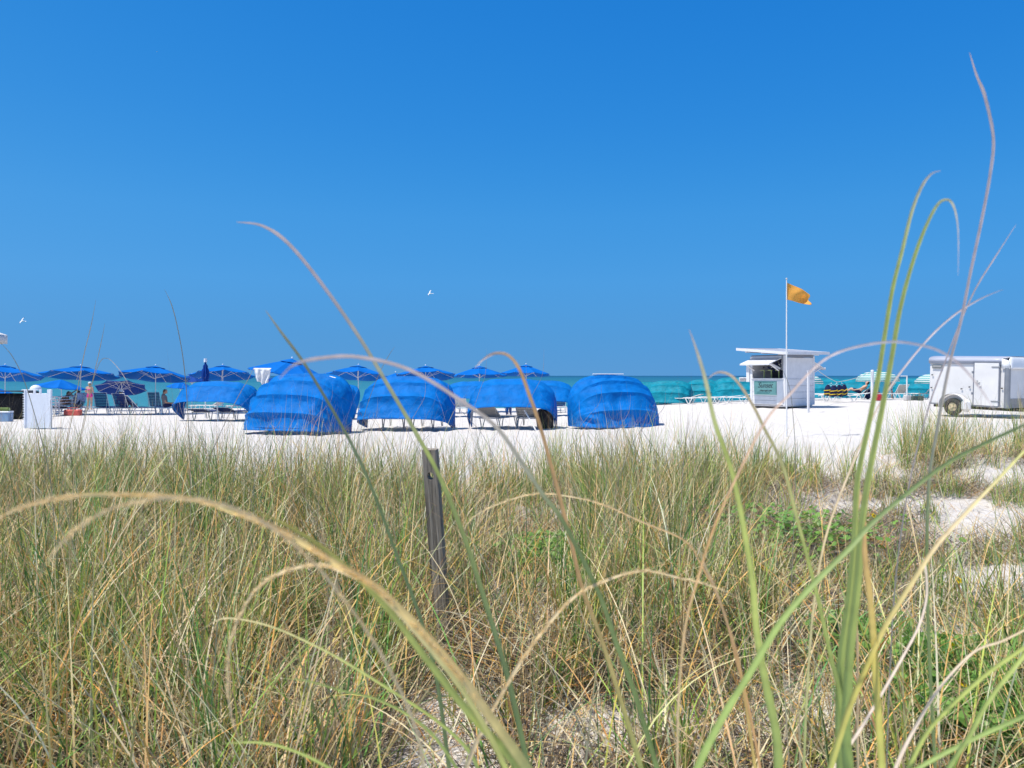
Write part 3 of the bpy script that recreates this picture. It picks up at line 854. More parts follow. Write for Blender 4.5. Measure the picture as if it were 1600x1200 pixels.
# seated dark haired person near the left cabana
l = hit(264, 648)
J = sit_pose(80, .35)
for k in ('leg_l', 'leg_r'):
    J[k][1] = Vector((J[k][1].x, .30, .52)); J[k][2] = Vector((J[k][2].x, .38, .08))
J['toe'] = (0, 1, 0)
J['head'] = J['neck'] + Vector((0, .08, .14))
t, m = person('dark haired person in a grey top seated with bare knees left of the first cabana', l, -60, J, M['skin'], M['hair_brown'])
cloth(t, 'grey_top', simple('grey_top_cloth', (.16, .15, .16), .8), [([J['hip'] + Vector((s * .07, 0, 0)), J['waist'] + Vector((s * .06, 0, 0)), J['chest'] + Vector((s * .08, 0, 0)), J['neck'] + Vector((s * .11, 0, -.06))], [.125, .12, .13, .085]) for s in (-1, 1)] + [([J[k][0], Vector(J[k][0]).lerp(Vector(J[k][1]), .6)], [.07, .062]) for k in ('arm_l', 'arm_r')])
cloth(t, 'dark_skirt', M['navy_cloth'], [([J['hip'] + Vector((-.09, 0, 0)), J['leg_l'][1] * .7 + J['hip'] * .3], [.125, .09]), ([J['hip'] + Vector((.09, 0, 0)), J['leg_r'][1] * .7 + J['hip'] * .3], [.125, .09])])
st = thing('beach_stool', 'low white stool under the seated person left of the first cabana', 'stool', l, R(-60))
MB().box((0, -.17, .33), (.42, .42, .04), bev=.012).build('seat', M['white_plastic'], st)
for sx_ in (-1, 1):
    for sy_ in (-1, 1):
        MB().tube([(sx_ * .16, -.17 + sy_ * .16, .32), (sx_ * .2, -.17 + sy_ * .2, 0)], .016, 6).build('leg', M['white_plastic'], st)
# right: dark haired sunbather
l, rz = on(WL[2])
J = sit_pose(42, .3)
t, m = person('black haired sunbather reclining with bare back near the thick white post', l, rz, J, M['skin_pale'], M['hair_dark'])
cloth(t, 'swim_shorts', M['navy_cloth'], [([J['hip'] + Vector((-.09, 0, 0)), J['leg_l'][1] * .7 + J['hip'] * .3], [.122, .088]), ([J['hip'] + Vector((.09, 0, 0)), J['leg_r'][1] * .7 + J['hip'] * .3], [.122, .088])])
bp_ = thing('beach_bag', 'dark bag leaning behind the black haired sunbather', 'bag', hit(1356, 624), R(20))
MB().ell((0, 0, .32), (.24, .14, .32)).build('bag_body', M['navy_cloth'], bp_)
MB().tube([(-.14, 0, .55), (-.1, 0, .78), (.1, 0, .78), (.14, 0, .55)], .014, 6).build('handle', M['navy_cloth'], bp_)
# walker
p0 = hit(1388, 624)
p0 = at(1388, 49.5)
J = dict(hip=(0, 0, .92), waist=(0, .01, 1.09), chest=(0, .03, 1.32), neck=(0, .05, 1.49), head=(0, .09, 1.63),
         arm_l=[(-.19, .05, 1.42), (-.23, .22, 1.18), (-.20, .46, 1.08)], arm_r=[(.19, .03, 1.42), (.24, -.10, 1.16), (.22, -.06, .92)],
         leg_l=[(-.09, 0, .88), (-.09, -.10, .48), (-.09, -.34, .14)], leg_r=[(.09, 0, .88), (.09, .20, .50), (.09, .22, .08)])
t, m = person('dark haired man in dark shorts walking right past the striped umbrella', p0, -70, J, M['skin'], M['hair_dark'])
cloth(t, 'swim_shorts', M['blue_cloth'], [([(-.085, 0, .96), (-.09, -.05, .62)], [.122, .11]), ([(.085, 0, .96), (.09, .12, .62)], [.122, .11])])

# ------------------------------------------------------------------ towels, bags, boxes
def towel(name, label, top, w_, h_, mat, rz, seed, cat='towel', taper=.5, back=.25):
    t = thing(name, label, cat, top, R(rz))
    rr = random.Random(seed)
    of = Vector((seed * 3.1, 0, 0))
    def fn(u, v):
        x = (u - .5) * w_ * (1 - taper * abs(v - .15))
        fold = .05 * math.sin(u * 17 + v * 3) * (.3 + v) + .05 * noise.noise(Vector((u * 4, v * 3, 0)) + of)
        if v < .2: return Vector((x, .09 - v * .45 + fold * .3, -.02 + .04 * math.sin(v * 15)))
        return Vector((x + .05 * noise.noise(Vector((v * 4, 1, 0)) + of), -.0 - .02 + fold, -(v - .2) * h_ * (1 + .18 * math.sin(u * 5 + seed))))
    MB().grid(fn, 26, 18).build('cloth', mat, t, solid=.008, angle=80)
    return t
tw = P(410, 576, 29.2)
tp = thing('towel_pole', 'slim white pole holding up the white towel left of the tilted umbrella', 'pole', Vector((tw.x + .05, tw.y, gz(tw.x, tw.y))))
MB().tube([(0, 0, -.1), (0, 0, tw.z - gz(tw.x, tw.y) - .03)], .018, 8).build('shaft', M['white_metal'], tp)
MB().tube([(-.14, 0, tw.z - gz(tw.x, tw.y) - .03), (.24, 0, tw.z - gz(tw.x, tw.y) - .06)], .014, 6).build('cross_arm', M['white_metal'], tp)
towel('hanging_towel', 'bright white towel hanging high against the sea left of the tilted umbrella', tw, .66, .74, simple('bright_white_towel', (.86, .86, .86), .9, .03, 12, .2, trans=.1), 10, 4)
def towel_on(lng, label, mat, seed, rz=180):
    lm = Matrix.Translation(lng.location) @ Matrix.Rotation(lng.rotation_euler.z, 4, 'Z')
    A = R(60)
    p = lm @ Vector((0, -.32 - math.cos(A) * .72, .36 + math.sin(A) * .80))
    towel('draped_towel', label, p, .55, .50, mat, math.degrees(lng.rotation_euler.z) + 8, seed, taper=.1)
towel_on(WL[5], 'white towel draped over the lounger left of the trailer', M['white_cloth'], 8)
towel_on(N5, 'pale striped towel over the lounger back left of the woman in pink', simple('pale_blue_towel', (.62, .66, .78), .9, .25, 16), 9)

def bag(label, loc, size, mat, rz=0, cat='bag', name='beach_bag'):
    t = thing(name, label, cat, loc, R(rz))
    MB().box((0, 0, size[2] / 2), size, bev=.05).build('bag_body', mat, t)
    s = size
    for q in (-1, 1):
        MB().tube([(-s[0] * .25, q * s[1] * .4, s[2] * .9), (-s[0] * .2, q * s[1] * .4, s[2] * 1.3), (s[0] * .2, q * s[1] * .4, s[2] * 1.3), (s[0] * .25, q * s[1] * .4, s[2] * .9)], .012, 5).build('handle', mat, t)
bag('coral red patterned bag under the loungers left of the woman in pink', hit(114, 650), (.75, .3, .30), M['coral'])
bag('red bag on the sand behind the thick white post', hit(1371, 626), (.42, .28, .34), M['red'])
bag('black bag standing at the right end inside the half open cabana', c3.location + Vector((1.0, -.45, 0)), (.45, .4, .62), M['black'], 10)
bag('dark green duffel on the sand left of the trailer', hit(1432, 626), (.72, .32, .26), simple('dark_green_duffel', (.06, .09, .08), .7), 10)
bag('pale grey tote beside the dark green duffel', hit(1418, 626), (.40, .26, .30), M['greywhite'], 10)
ck = thing('cooler_box', 'blue grey cooler box in front of the black tent at the left edge', 'cooler', hit(6, 659), R(5))
MB().box((0, 0, .17), (.52, .34, .34), bev=.02).build('body', M['cooler'], ck)
MB().box((0, 0, .37), (.54, .36, .06), bev=.015).build('lid', M['white_plastic'], ck)
MB().tube([(-.27, 0, .28), (-.30, 0, .20), (.30, 0, .20), (.27, 0, .28)], .012, 5).build('handle', M['white_plastic'], ck)
# black tent
bt = thing('shade_tent', 'black boxy tent at the left edge beside the white bin', 'tent', hit(2, 656), R(6))
mb = MB()
def fn(u, v):
    a_ = math.pi * u
    return Vector((-1.05 * math.copysign(abs(math.cos(a_)) ** .35, math.cos(a_)), v * 1.3, 1.14 * abs(math.sin(a_)) ** .35 + .015 * math.sin(v * 9 + u * 20)))
mb.grid(fn, 30, 8); mb.build('shell', M['black'], bt, solid=.008)
MB().grid(lambda u, v: Vector(((-1 + 2 * u), .45 + .03 * math.sin(u * 14), v * 1.05)), 16, 4).build('back_wall', M['black'], bt, solid=.006)
for s in (-1, 1):
    MB().tube([(s * 1.06, 0, 0), (s * 1.04, 0, .9), (s * .9, 0, 1.13)], .018, 6).build('frame_pole', M['grey_metal'], bt)
gt_ = thing('rolled_mat', 'green rolled mat lying on the cooler at the left edge', 'mat', ck.location + Vector((0, 0, .40)), R(0))
MB().tube([(-.24, 0, .07), (.2, 0, .07)], [.07, .07], 14).build('roll', M['green_cloth'], gt_)
MB().tube([(.205, 0, .07), (.212, 0, .07)], [.045, .05], 14).build('roll_end', M['lime'], gt_)

# white storage bin standing at the left
sb_ = thing('storage_bin', 'tall white panelled beach bin with notched top at the left', 'bin', hit(60, 670), R(-4))
k = (80 - 36) / F * sb_.location.y; hh = 1.22
mb = MB(); mb.box((0, 0, .02 + (hh - .14) / 2), (k, .05, hh - .14), bev=.008); mb.build('front_panel', M['white_plastic'], sb_)
for x, w_ in ((-k / 2 + .04, .09), (-k * .14, .06), (k * .08, .06), (k / 2 - .07, .14)):
    MB().box((x, 0, hh - .065), (w_, .056, .13), bev=.006).build('top_block', M['white_plastic'], sb_)
MB().box((-k * .08 - .2, 0, hh - .012), (k * .62, .050, .024), bev=.004).build('top_rail', M['white_plastic'], sb_)
for s in (-1, 1):
    MB().box((s * (k / 2 - .02), -.035, hh / 2), (.045, .03, hh - .02), bev=.006).build('edge_rail', M['white_plastic'], sb_)
mb = MB()
for i in range(14):
    mb.box((-k / 2 - .05, .18, .08 + i * .078), (.10, .30, .022), bev=.004)
mb.build('side_slats', M['white_plastic'], sb_)
MB().box((-k / 2 - .045, .20, hh * .47), (.05, .24, hh * .85)).build('side_lining', M['blue_cloth'], sb_)
mb = MB(); mb.ell((-k * .28, .22, hh - .02), (.17, .17, .16), nu=20, nv=8, v0=0, v1=.5); mb.build('dome_lid', M['white_plastic'], sb_)
MB().tube([(k / 2 + .02, -.02, .0), (k / 2 - .01, -.06, hh * .72), (k / 2 + .03, -.05, hh * .77), (k / 2 + .12, -.02, hh * .78)], .010, 6).build('pull_bar', M['grey_metal'], sb_)

# ------------------------------------------------------------------ kiosk
kb = hit(1227, 637.5)
kb = at(1227, 31.0)
K = thing('beach_kiosk', 'white wooden rental kiosk with propped awnings and a mint sign', 'kiosk', kb, R(31))
S = 1.78
def planks(mb, plane, a0, a1, z0, z1, n, th=.03, nrm=-1, gap=.008):
    h = (z1 - z0) / n
    for i in range(n):
        zc = z0 + h * (i + .5)
        if plane == 'x': mb.box((0, (a0 + a1) / 2, zc), (th, a1 - a0, h - gap), bev=.004)
        else: mb.box(((a0 + a1) / 2, 0, zc), (a1 - a0, th, h - gap), bev=.004)
wl_ = MB(); planks(wl_, 'x', .10, S - .02, .14, 1.20, 6)
wl_.build('wall', M['white_paint'], K)
wr = MB(); planks(wr, 'y', .08, S - .02, .14, 1.20, 4); wr.box((S / 2 + .03, 0, 1.64), (S - .10, .03, .86), bev=.004)
wr.build('wall', M['white_paint'], K)
wb = MB(); wb.box((S, S / 2 + .02, 1.1), (.03, S - .04, 1.96)); wb.box((S / 2, S, 1.1), (S - .04, .03, 1.96))
wb.build('wall', M['white_paint'], K)
MB().box((S / 2, S / 2, .10), (S - .1, S - .1, .05)).build('floor', M['white_paint'], K)
ft = MB()
for q in (.2, .9, 1.6): ft.box((q, S / 2, .035), (.12, S - .2, .09))
ft.build('skid', simple('grey_skid_wood', (.16, .15, .14), .9, .3), K)
tr = MB()
tr.box((0, .045, 1.14), (.05, .10, 2.04), bev=.005); tr.box((.045, -.02, 1.14), (.07, .04, 2.04), bev=.005)
tr.box((-.005, S - .05, 1.14), (.06, .12, 2.0), bev=.005); tr.box((S - .05, -.012, 1.14), (.10, .04, 2.0), bev=.005)
tr.box((-.012, S / 2, 1.215), (.09, S - .1, .035), bev=.005); tr.box((-.005, S / 2, 2.09), (.05, S - .16, .12), bev=.005)
tr.box((S / 2, -.012, 1.215), (S - .2, .03, .022), bev=.003); tr.box((S / 2, -.01, .15), (S - .2, .03, .05), bev=.003)
tr.build('trim', M['white_paint'], K)
MB().box((-.03, .24, .64), (.03, .30, .96), bev=.005).build('sunlit_plank', simple('sunlit_plank_white', (.82, .83, .84), .5, .04), K)  # white corner plank, its sunlight put into a brighter white
MB().box((-.02, .12, 1.85), (.03, .09, .58), bev=.004).build('latch_plate', M['alu'], K)
# inside coloured dark for its shade, and the goods seen through the window
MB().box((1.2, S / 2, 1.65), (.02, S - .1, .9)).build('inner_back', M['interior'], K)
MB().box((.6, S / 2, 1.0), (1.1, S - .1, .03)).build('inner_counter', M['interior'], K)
g = MB()
for i in range(3):
    y = .55 + .38 * i
    g.box((.28, y, 1.38), (.03, .035, .34)); g.box((.28, y + .08, 1.56), (.03, .22, .025))
g.build('goods_rack', M['lime'], K)
g = MB(); rr = random.Random(4)
for i in range(26):
    g.ell((.3 + rr.random() * .3, .3 + rr.random() * 1.2, 1.5 + rr.random() * .55), (.03 + rr.random() * .03,) * 3, nu=8, nv=5)
g.build('hanging_goods', M['navy_cloth'], K)
g = MB()
for i in range(10):
    g.box((.27, .3 + rr.random() * .9, 1.62 + rr.random() * .4), (.012, .05, .03))
g.build('price_tags', M['white_cloth'], K)
# awnings
def awning(mb, p, u, v, th=.03):
    """plate from hinge p along u and out along v"""
    u, v, p = Vector(u), Vector(v), Vector(p); n = u.cross(v).normalized() * th
    vs_ = [p, p + u, p + u + v, p + v]; vs_ += [q + n for q in vs_]
    mb.add(vs_, [(0, 1, 2, 3), (7, 6, 5, 4), (0, 4, 5, 1), (1, 5, 6, 2), (2, 6, 7, 3), (3, 7, 4, 0)])
aw = MB(); awning(aw, (-.03, S - .10, 2.07), (0, -(S - .25), 0), (-.74, .0, -.24))
aw.box((-.76, S / 2 + .03, 1.80), (.03, S - .25, .07), bev=.004)
A1 = aw.build('awning', M['white_paint'], K, smooth=False)
for y in (.32, S - .2):
    MB().tube([(-.02, y, 1.55), (-.62, y, 1.86)], .036, 4).build('brace', M['white_paint'], A1)
MB().tube([(.02, .25, 1.62), (-.45, .62, 1.95)], .04, 4).build('brace', M['white_paint'], A1)
aw = MB(); awning(aw, (S + .02, .1, 1.98), (0, S - .2, 0), (.84, 0, -.34))
aw.box((S + .87, S / 2, 1.63), (.03, S - .2, .10), bev=.004)
A2 = aw.build('awning', M['white_paint'], K, smooth=False)
for y in (.16, S - .2):
    MB().tube([(S + .01, y, 1.4), (S + .72, y, 1.70)], .036, 4).build('brace', M['white_paint'], A2)
# serving shelf on the sea side
sh = MB(); sh.box((S * .5, S + .38, 1.25), (S - .2, .72, .035), bev=.004); sh.box((S * .5, S + .73, 1.17), (S - .2, .03, .17), bev=.004)
sh.build('serving_shelf', M['white_paint'], K)
MB().box((-.03, S + .12, 1.45), (.06, .16, .75), bev=.004).build('shutter_edge', M['white_paint'], K)
# roof
def roofz(x, y): return 2.20 + .088 * (y + .45) + .012 * (x + .45)
rf = MB(); o1 = -.46; x1, y1 = S + .34, S + .36
c = [(o1, o1), (x1, o1), (x1, y1), (o1, y1)]
vs_ = [Vector((x, y, roofz(x, y) + .02)) for x, y in c] + [Vector((x, y, roofz(x, y) + .07)) for x, y in c]
rf.add(vs_, [(3, 2, 1, 0), (4, 5, 6, 7), (0, 1, 5, 4), (1, 2, 6, 5), (2, 3, 7, 6), (3, 0, 4, 7)])
RF = rf.build('roof', simple('grey_roof_sheet', (.36, .38, .44), .6, .1, 3), K, smooth=False)
fa = MB()
for a_, b_ in ((c[0], c[1]), (c[0], c[3]), (c[1], c[2]), (c[3], c[2])):
    pa = Vector((a_[0], a_[1], roofz(*a_) + .03)); pb = Vector((b_[0], b_[1], roofz(*b_) + .03))
    d = (pb - pa); n = Vector((d.y, -d.x, 0)).normalized() * .016
    if a_ == c[0] and b_ == c[3] or (a_ == c[3]): n = n * -1
    up = Vector((0, 0, .055))
    q = [pa - up, pb - up, pb + up, pa + up]
    fa.add([p_ + n * .1 for p_ in q] + [p_ + n * 2 for p_ in q], [(0, 1, 2, 3), (7, 6, 5, 4), (0, 4, 5, 1), (1, 5, 6, 2), (2, 6, 7, 3), (3, 7, 4, 0)])
fa.build('fascia', M['white_paint'], RF, smooth=False)
ra = MB()
for y in (.05, .9, 1.75):
    ra.box((S / 2, y, 2.19 + .075 * (y + .3)), (S + .7, .05, .07))
ra.build('rafter', M['white_paint'], RF, smooth=False)
up_ = MB()
up_.box((.0, S / 2, 2.17), (.035, S - .1, .05)); up_.box((S / 2, 0, 2.13), (S - .1, .035, .10))
up_.build('eave_shade_strip', M['trail_grey'], K)  # dark grey strips painting the roof's shade line under the eaves
# sign on the left wall: plane x = 0, y runs away to the left
def text_mesh(s, size, mat, parent, mtx, shear=0.0, name='lettering', ext=.002, space=1.0):
    cu = bpy.data.curves.new(name, 'FONT'); cu.body = s; cu.size = size; cu.extrude = ext; cu.shear = shear; cu.space_character = space
    cu.align_x = 'CENTER'
    ob = bpy.data.objects.new(name + '_tmp', cu); COL.objects.link(ob)
    dg = bpy.context.evaluated_depsgraph_get()
    me = bpy.data.meshes.new_from_object(ob.evaluated_get(dg))
    bpy.data.objects.remove(ob); bpy.data.curves.remove(cu)
    me.transform(mtx); me.materials.clear(); me.materials.append(mat)
    o = bpy.data.objects.new(name, me); COL.objects.link(o); o.parent = parent
    return o
sg = MB().box((-.035, .98, .83), (.03, 1.16, .56), bev=.004).build('sign_board', M['mint'], K)
fr = MB(); fr.box((-.052, .98, 1.085), (.006, 1.12, .014)); fr.box((-.052, .42, .86), (.006, .014, .46))
fr.build('sign_border', M['ink_green'], sg)
base_m = Matrix(((0, 0, -1, -.053), (-1, 0, 0, 0), (0, 1, 0, 0), (0, 0, 0, 1)))
text_mesh('Sunset', .30, M['ink'], sg, Matrix.Translation((0, .98, .84)) @ base_m, .35, 'script_lettering', space=.95)
l3 = MB()
for q_ in range(11):
    l3.box((-.053, .66 + q_ * .058, .715 + .008 * math.sin(q_ * 2.3)), (.005, .030 + .012 * math.sin(q_ * 1.7), .060), Matrix.Rotation(R(18), 3, 'X'))
l3.build('worn_lettering', M['ink'], sg)
l2 = MB()
for y0, y1_, z in ((.56, 1.34, 1.055), (.75, 1.38, .65), (.80, 1.42, .60)):
    y = y0
    while y < y1_:
        wd = .02 + rr.random() * .05; l2.box((-.053, y, z), (.005, wd, .022)); y += wd + .018
l2.build('small_print', M['ink_green'], sg)

wp = thing('white_post', 'short square white post standing right in front of the kiosk', 'post', at(1263, 28.0), R(10))
MB().box((0, 0, .74), (.07, .07, 1.5), bev=.006).build('shaft', M['white_paint'], wp)
MB().box((0, 0, 1.505), (.085, .085, .03), bev=.006).build('cap', M['white_paint'], wp)

# flag
fp = at(1229, 17.3)
FL = thing('flag_pole', 'tall thin pole flying the orange warning flag in front of the kiosk', 'flagpole', fp)
ztop = CZ + (587 - 437) / F * 17.3 - fp.z
MB().tube([(0, 0, -.2), (.0, 0, ztop * .5), (0, 0, ztop)], [.017, .015, .011], 10).build('shaft', M['white_metal'], FL)
MB().ell((0, 0, ztop + .02), .022).build('finial', M['grey_metal'], FL)
def ff(u, v):
    x = .015 + u * .50
    top = -.07 - .18 * u - .07 * u * u
    bot = -.45 - .13 * u ** 1.0
    z = top + (bot - top) * v
    y = .04 * math.sin(u * 8 + v * 3.2) * (.25 + u) + .03 * math.sin(v * 7 + u * 4) * u
    x += .02 * math.sin(v * 9) * u
    return Vector((x, y, ztop + z))
MB().grid(ff, 30, 22).build('flag', M['orange'], FL, solid=.003, angle=80)

# ------------------------------------------------------------------ clothes line with life vests
pA = at(1363, 40.0); pB = at(1417, 43.0)
A_ = thing('line_post', 'thick white post holding the rope beside the striped umbrella', 'post', pA)
hA = CZ + (587 - 579) / F * 40 - pA.z
MB().tube([(0, 0, -.2), (0, 0, hA)], [.085, .08], 14).build('shaft', M['white_metal'], A_)
MB().ell((0, 0, hA), (.085, .085, .04), nu=14, nv=6).build('cap', M['white_metal'], A_)
B_ = thing('line_post', 'thin white post between the walking man and the trailer', 'post', pB)
hB = CZ + (587 - 587) / F * 43 - pB.z
MB().tube([(0, 0, -.2), (0, 0, hB)], .04, 10).build('shaft', M['white_metal'], B_)
MB().box((-.16, 0, hB - .02), (.36, .06, .05), bev=.005).build('crosspiece', M['white_metal'], B_)
kp = Vector((1.83, -.3, 1.6)); kw = Matrix.Translation(K.location) @ Matrix.Rotation(R(29), 4, 'Z') @ Vector((S, .4, 1.95))
mid = P(1308, 597, 38); endA = Vector((pA.x, pA.y, pA.z + hA - .05))
pts = []
for i in range(11):
    f = i / 10; p_ = kw.lerp(mid, f); p_.z -= .25 * math.sin(f * math.pi) * .4; pts.append(p_)
for i in range(1, 11):
    f = i / 10; p_ = mid.lerp(endA, f); p_.z -= .08 * math.sin(f * math.pi); pts.append(p_)
tag(MB().tube(pts, .014, 5).build('clothes_rope', M['rope']), 'pale rope sagging from the kiosk to the thick white post', 'rope')
for i, (px, lab) in enumerate([(1299, 'navy life vest hanging leftmost on the sagging rope'), (1307, 'navy and yellow life vest hanging in the middle of the rope'), (1315, 'navy life vest hanging rightmost on the sagging rope')]):
    q = P(px, 598, 38 + .1 * i)
    v = thing('life_vest', lab, 'life vest', q, (0, R((9, -4, -12)[i]), R(-15 + 18 * i)), 'life vests hanging on the rope')
    MB().tube([(0, 0, .02), (0, 0, -.04), (-.17, 0, -.14), (.17, 0, -.14), (0, 0, -.04)], .010, 5).build('hanger', M['white_metal'], v)
    for s in (-1, 1):
        def fv(u, vv, s=s):
            a_ = u * 2 * math.pi
            rr_ = (.11 + .035 * math.sin(vv * math.pi)) * (1 if vv > .2 else .55 + vv * 2)
            return Vector((s * .12 + rr_ * math.cos(a_), .06 * math.sin(a_), -.12 - .56 * vv))
        MB().grid(fv, 14, 9).build('vest_panel', M['navy_cloth'], v)
    for k_ in (0, 1):
        st = MB()
        for s in (-1, 1):
            st.tube([(s * .12 + .152 * math.cos(a), .068 * math.sin(a), -.40 - .17 * k_ + .04 * math.cos(a)) for a in [j * math.pi / 8 for j in range(17)]], .022, 5)
        st.build('yellow_strap', M['yellow'], v)

# ------------------------------------------------------------------ trailer
tl = at(1570, 24.3)
yaw = R(-59)
# local x: rear -> front along the visible side, y: across, z: up
TR = thing('cargo_trailer', 'white enclosed cargo trailer with side door at the right edge', 'trailer', (0, 0, 0), (0, R(1.6), yaw))
Lx, Wy, Hz = 2.5, 1.85, 1.53; z0 = .31
front = at(1572, 23.9)
m = Euler((0, R(1.6), yaw)).to_matrix()
TR.location = front - m @ Vector((Lx, 0, 0)) + Vector((0, 0, .03))
mb = MB(); mb.box((Lx / 2, Wy / 2, z0 + (Hz - .10) / 2), (Lx - .05, Wy - .04, Hz - .10), bev=.02); mb.build('body', M['trail_white'], TR)
rl = MB()
def roofprof(u, v):
    th = math.pi * v
    yy = Wy / 2 - math.copysign(abs(math.cos(th)) ** .5, math.cos(th)) * (Wy / 2 + .012)
    return Vector((u * (Lx - .02), yy, z0 + Hz - .10 + .19 * abs(math.sin(th)) ** .55))
rl.grid(roofprof, 6, 28)
RO = rl.build('roof', simple('lilac_grey_roof', (.42, .44, .52), .4, .06, 2), TR, solid=.01)
MB().box((Lx / 2, -.012, z0 + Hz - .12), (Lx - .02, .03, .09), bev=.01).build('roof_rail', M['trail_grey'], TR)
MB().box((Lx / 2 - .1, -.008, z0 + .025), (Lx - .3, .03, .05), bev=.006).build('bottom_rail', M['alu'], TR)
# front cap and corners
def capf(u, v):
    th = math.pi / 2 * v
    yy = -.03 + u * (Wy + .06)
    edge = 1 - (1 - min(1, min(u, 1 - u) / .09)) ** 2 * .5
    return Vector((Lx + .10 * math.sin(th) * 1.0 + .02, yy, z0 + Hz - .30 + .36 * math.cos(th) * edge))
fc = MB(); fc.grid(capf, 26, 10)
for yy in (-.03, Wy + .03):
    fc.add([(Lx - .16, yy, z0 + Hz - .30), (Lx + .10, yy, z0 + Hz - .30), (Lx + .06, yy, z0 + Hz - .05), (Lx - .16, yy, z0 + Hz + .02)], [(0, 1, 2, 3)])
fc.grid(lambda u, v: Vector((Lx - .16 + .18 * u, -.03 + v * (Wy + .06), z0 + Hz + .02 + .04 * u)), 2, 10)
fc.build('front_cap', simple('gloss_white_cap', (.80, .81, .82), .3, .03), TR, solid=.012, angle=60)
for yy in (.02, Wy - .02):
    MB().tube([(Lx, yy, z0), (Lx, yy, z0 + Hz - .28)], [.085, .085], 16).build('corner_post', M['alu'], TR)
MB().box((Lx + .025, Wy / 2, z0 + .80), (.03, Wy - .16, 1.04), bev=.004).build('front_panel', M['trail_white'], TR)
MB().box((Lx + .032, Wy / 2, z0 + .15), (.04, Wy - .14, .30), bev=.004).build('stone_guard', simple('sandy_tread_plate', (.36, .34, .31), .5, .2, 20, .3), TR)
# door
dx0, dx1 = Lx - .98, Lx - .24
dr = MB().box(((dx0 + dx1) / 2, -.022, z0 + .73), (dx1 - dx0, .03, 1.36), bev=.006).build('side_door', M['trail_white'], TR)
fr = MB()
for x in (dx0 - .02, dx1 + .02): fr.box((x, -.018, z0 + .73), (.03, .034, 1.42), bev=.004)
fr.box(((dx0 + dx1) / 2, -.020, z0 + 1.44), (dx1 - dx0 + .12, .05, .04), bev=.004)
fr.build('door_frame', M['trail_grey'], dr)
for z in (z0 + .20, z0 + 1.28):
    MB().box((dx1 - .08, -.045, z), (.26, .02, .035), bev=.005).build('hinge', M['alu'], dr)
hn = MB(); hn.box((dx0 + .12, -.05, z0 + .78), (.14, .03, .035), bev=.005); hn.box((dx0 + .10, -.055, z0 + .78), (.035, .03, .14), bev=.005); hn.box((dx0 + .20, -.05, z0 + .66), (.07, .03, .03), bev=.005)
hn.build('handle', M['grey_metal'], dr)
for z in (z0 + .42, z0 + 1.10):
    MB().box((dx0 - .05, -.04, z), (.05, .03, .08), bev=.005).build('latch', M['alu'], dr)
# wheel and fender
wx = .92; wr_ = .285
WH = MB()
def tyre(u, v):
    a_ = u * 2 * math.pi; b_ = v * 2 * math.pi
    r_ = wr_ - .075 + .075 * math.copysign(abs(math.cos(b_)) ** .6, math.cos(b_))
    return Vector((wx + r_ * math.cos(a_), -.10 + .095 * math.copysign(abs(math.sin(b_)) ** .7, math.sin(b_)), wr_ - .02 + r_ * math.sin(a_)))
whl = WH.grid(tyre, 36, 14).build('wheel', M['rubber'], TR)
rm = MB()
rm.tube([(wx, -.10, wr_ - .02), (wx, -.155, wr_ - .02)], [.155, .150], 24)
for i in range(5):
    a_ = i * 2 * math.pi / 5
    rm.box((wx + .085 * math.cos(a_), -.165, wr_ - .02 + .085 * math.sin(a_)), (.09, .02, .035), Matrix.Rotation(-a_, 3, 'Y'), .005)
rm.tube([(wx, -.15, wr_ - .02), (wx, -.20, wr_ - .02)], [.05, .035], 12)
rm.build('rim', M['rust'], whl)
fe = MB()
def fend(u, v):
    a_ = math.pi * (1 - u)
    return Vector((wx + (.40 + .03 * v) * math.cos(a_) * 1.05, -.24 + .24 * v, .10 + wr_ - .02 + .33 * math.sin(a_) - (.14 if u in (0, 1) else 0)))
fe.grid(fend, 22, 3)
fe.build('fender', M['trail_white'], TR, solid=.012)
MB().box((wx + .42, -.12, .33), (.30, .24, .42), bev=.10).build('fender_box', M['trail_white'], TR)
for x, z in ((.12, z0 + .55), (wx + .45, z0 + .62), (wx + .20, z0 + .55), (Lx - .14, z0 + .62), (.14, z0 + .98)):
    MB().box((x, -.02, z), (.05, .03, .035), bev=.005).build('marker_lamp', M['black'], TR)
pl = MB().box((.30, -.016, z0 + Hz - .27), (.34, .02, .12), bev=.003).build('name_plate', simple('grey_plate', (.18, .19, .19), .5), TR)
MB().box((.30, -.028, z0 + Hz - .255), (.26, .004, .022)).build('worn_lettering', M['greywhite'], pl)
ch = MB(); ch.box((Lx / 2, .3, z0 - .05), (Lx - .1, .07, .10)); ch.box((Lx / 2, Wy - .3, z0 - .05), (Lx - .1, .07, .10))
ch.tube([(Lx, .2, z0 - .06), (Lx + 1.0, Wy / 2, z0 - .06)], .04, 6); ch.tube([(Lx, Wy - .2, z0 - .06), (Lx + 1.0, Wy / 2, z0 - .06)], .04, 6)
ch.tube([(wx, 0, .28), (wx, Wy, .28)], .03, 8)
ch.build('chassis', M['rubber'], TR)
jk = MB(); jk.tube([(Lx + .85, Wy / 2, -.02), (Lx + .85, Wy / 2, .75)], .03, 8); jk.build('jockey_stand', M['grey_metal'], TR)

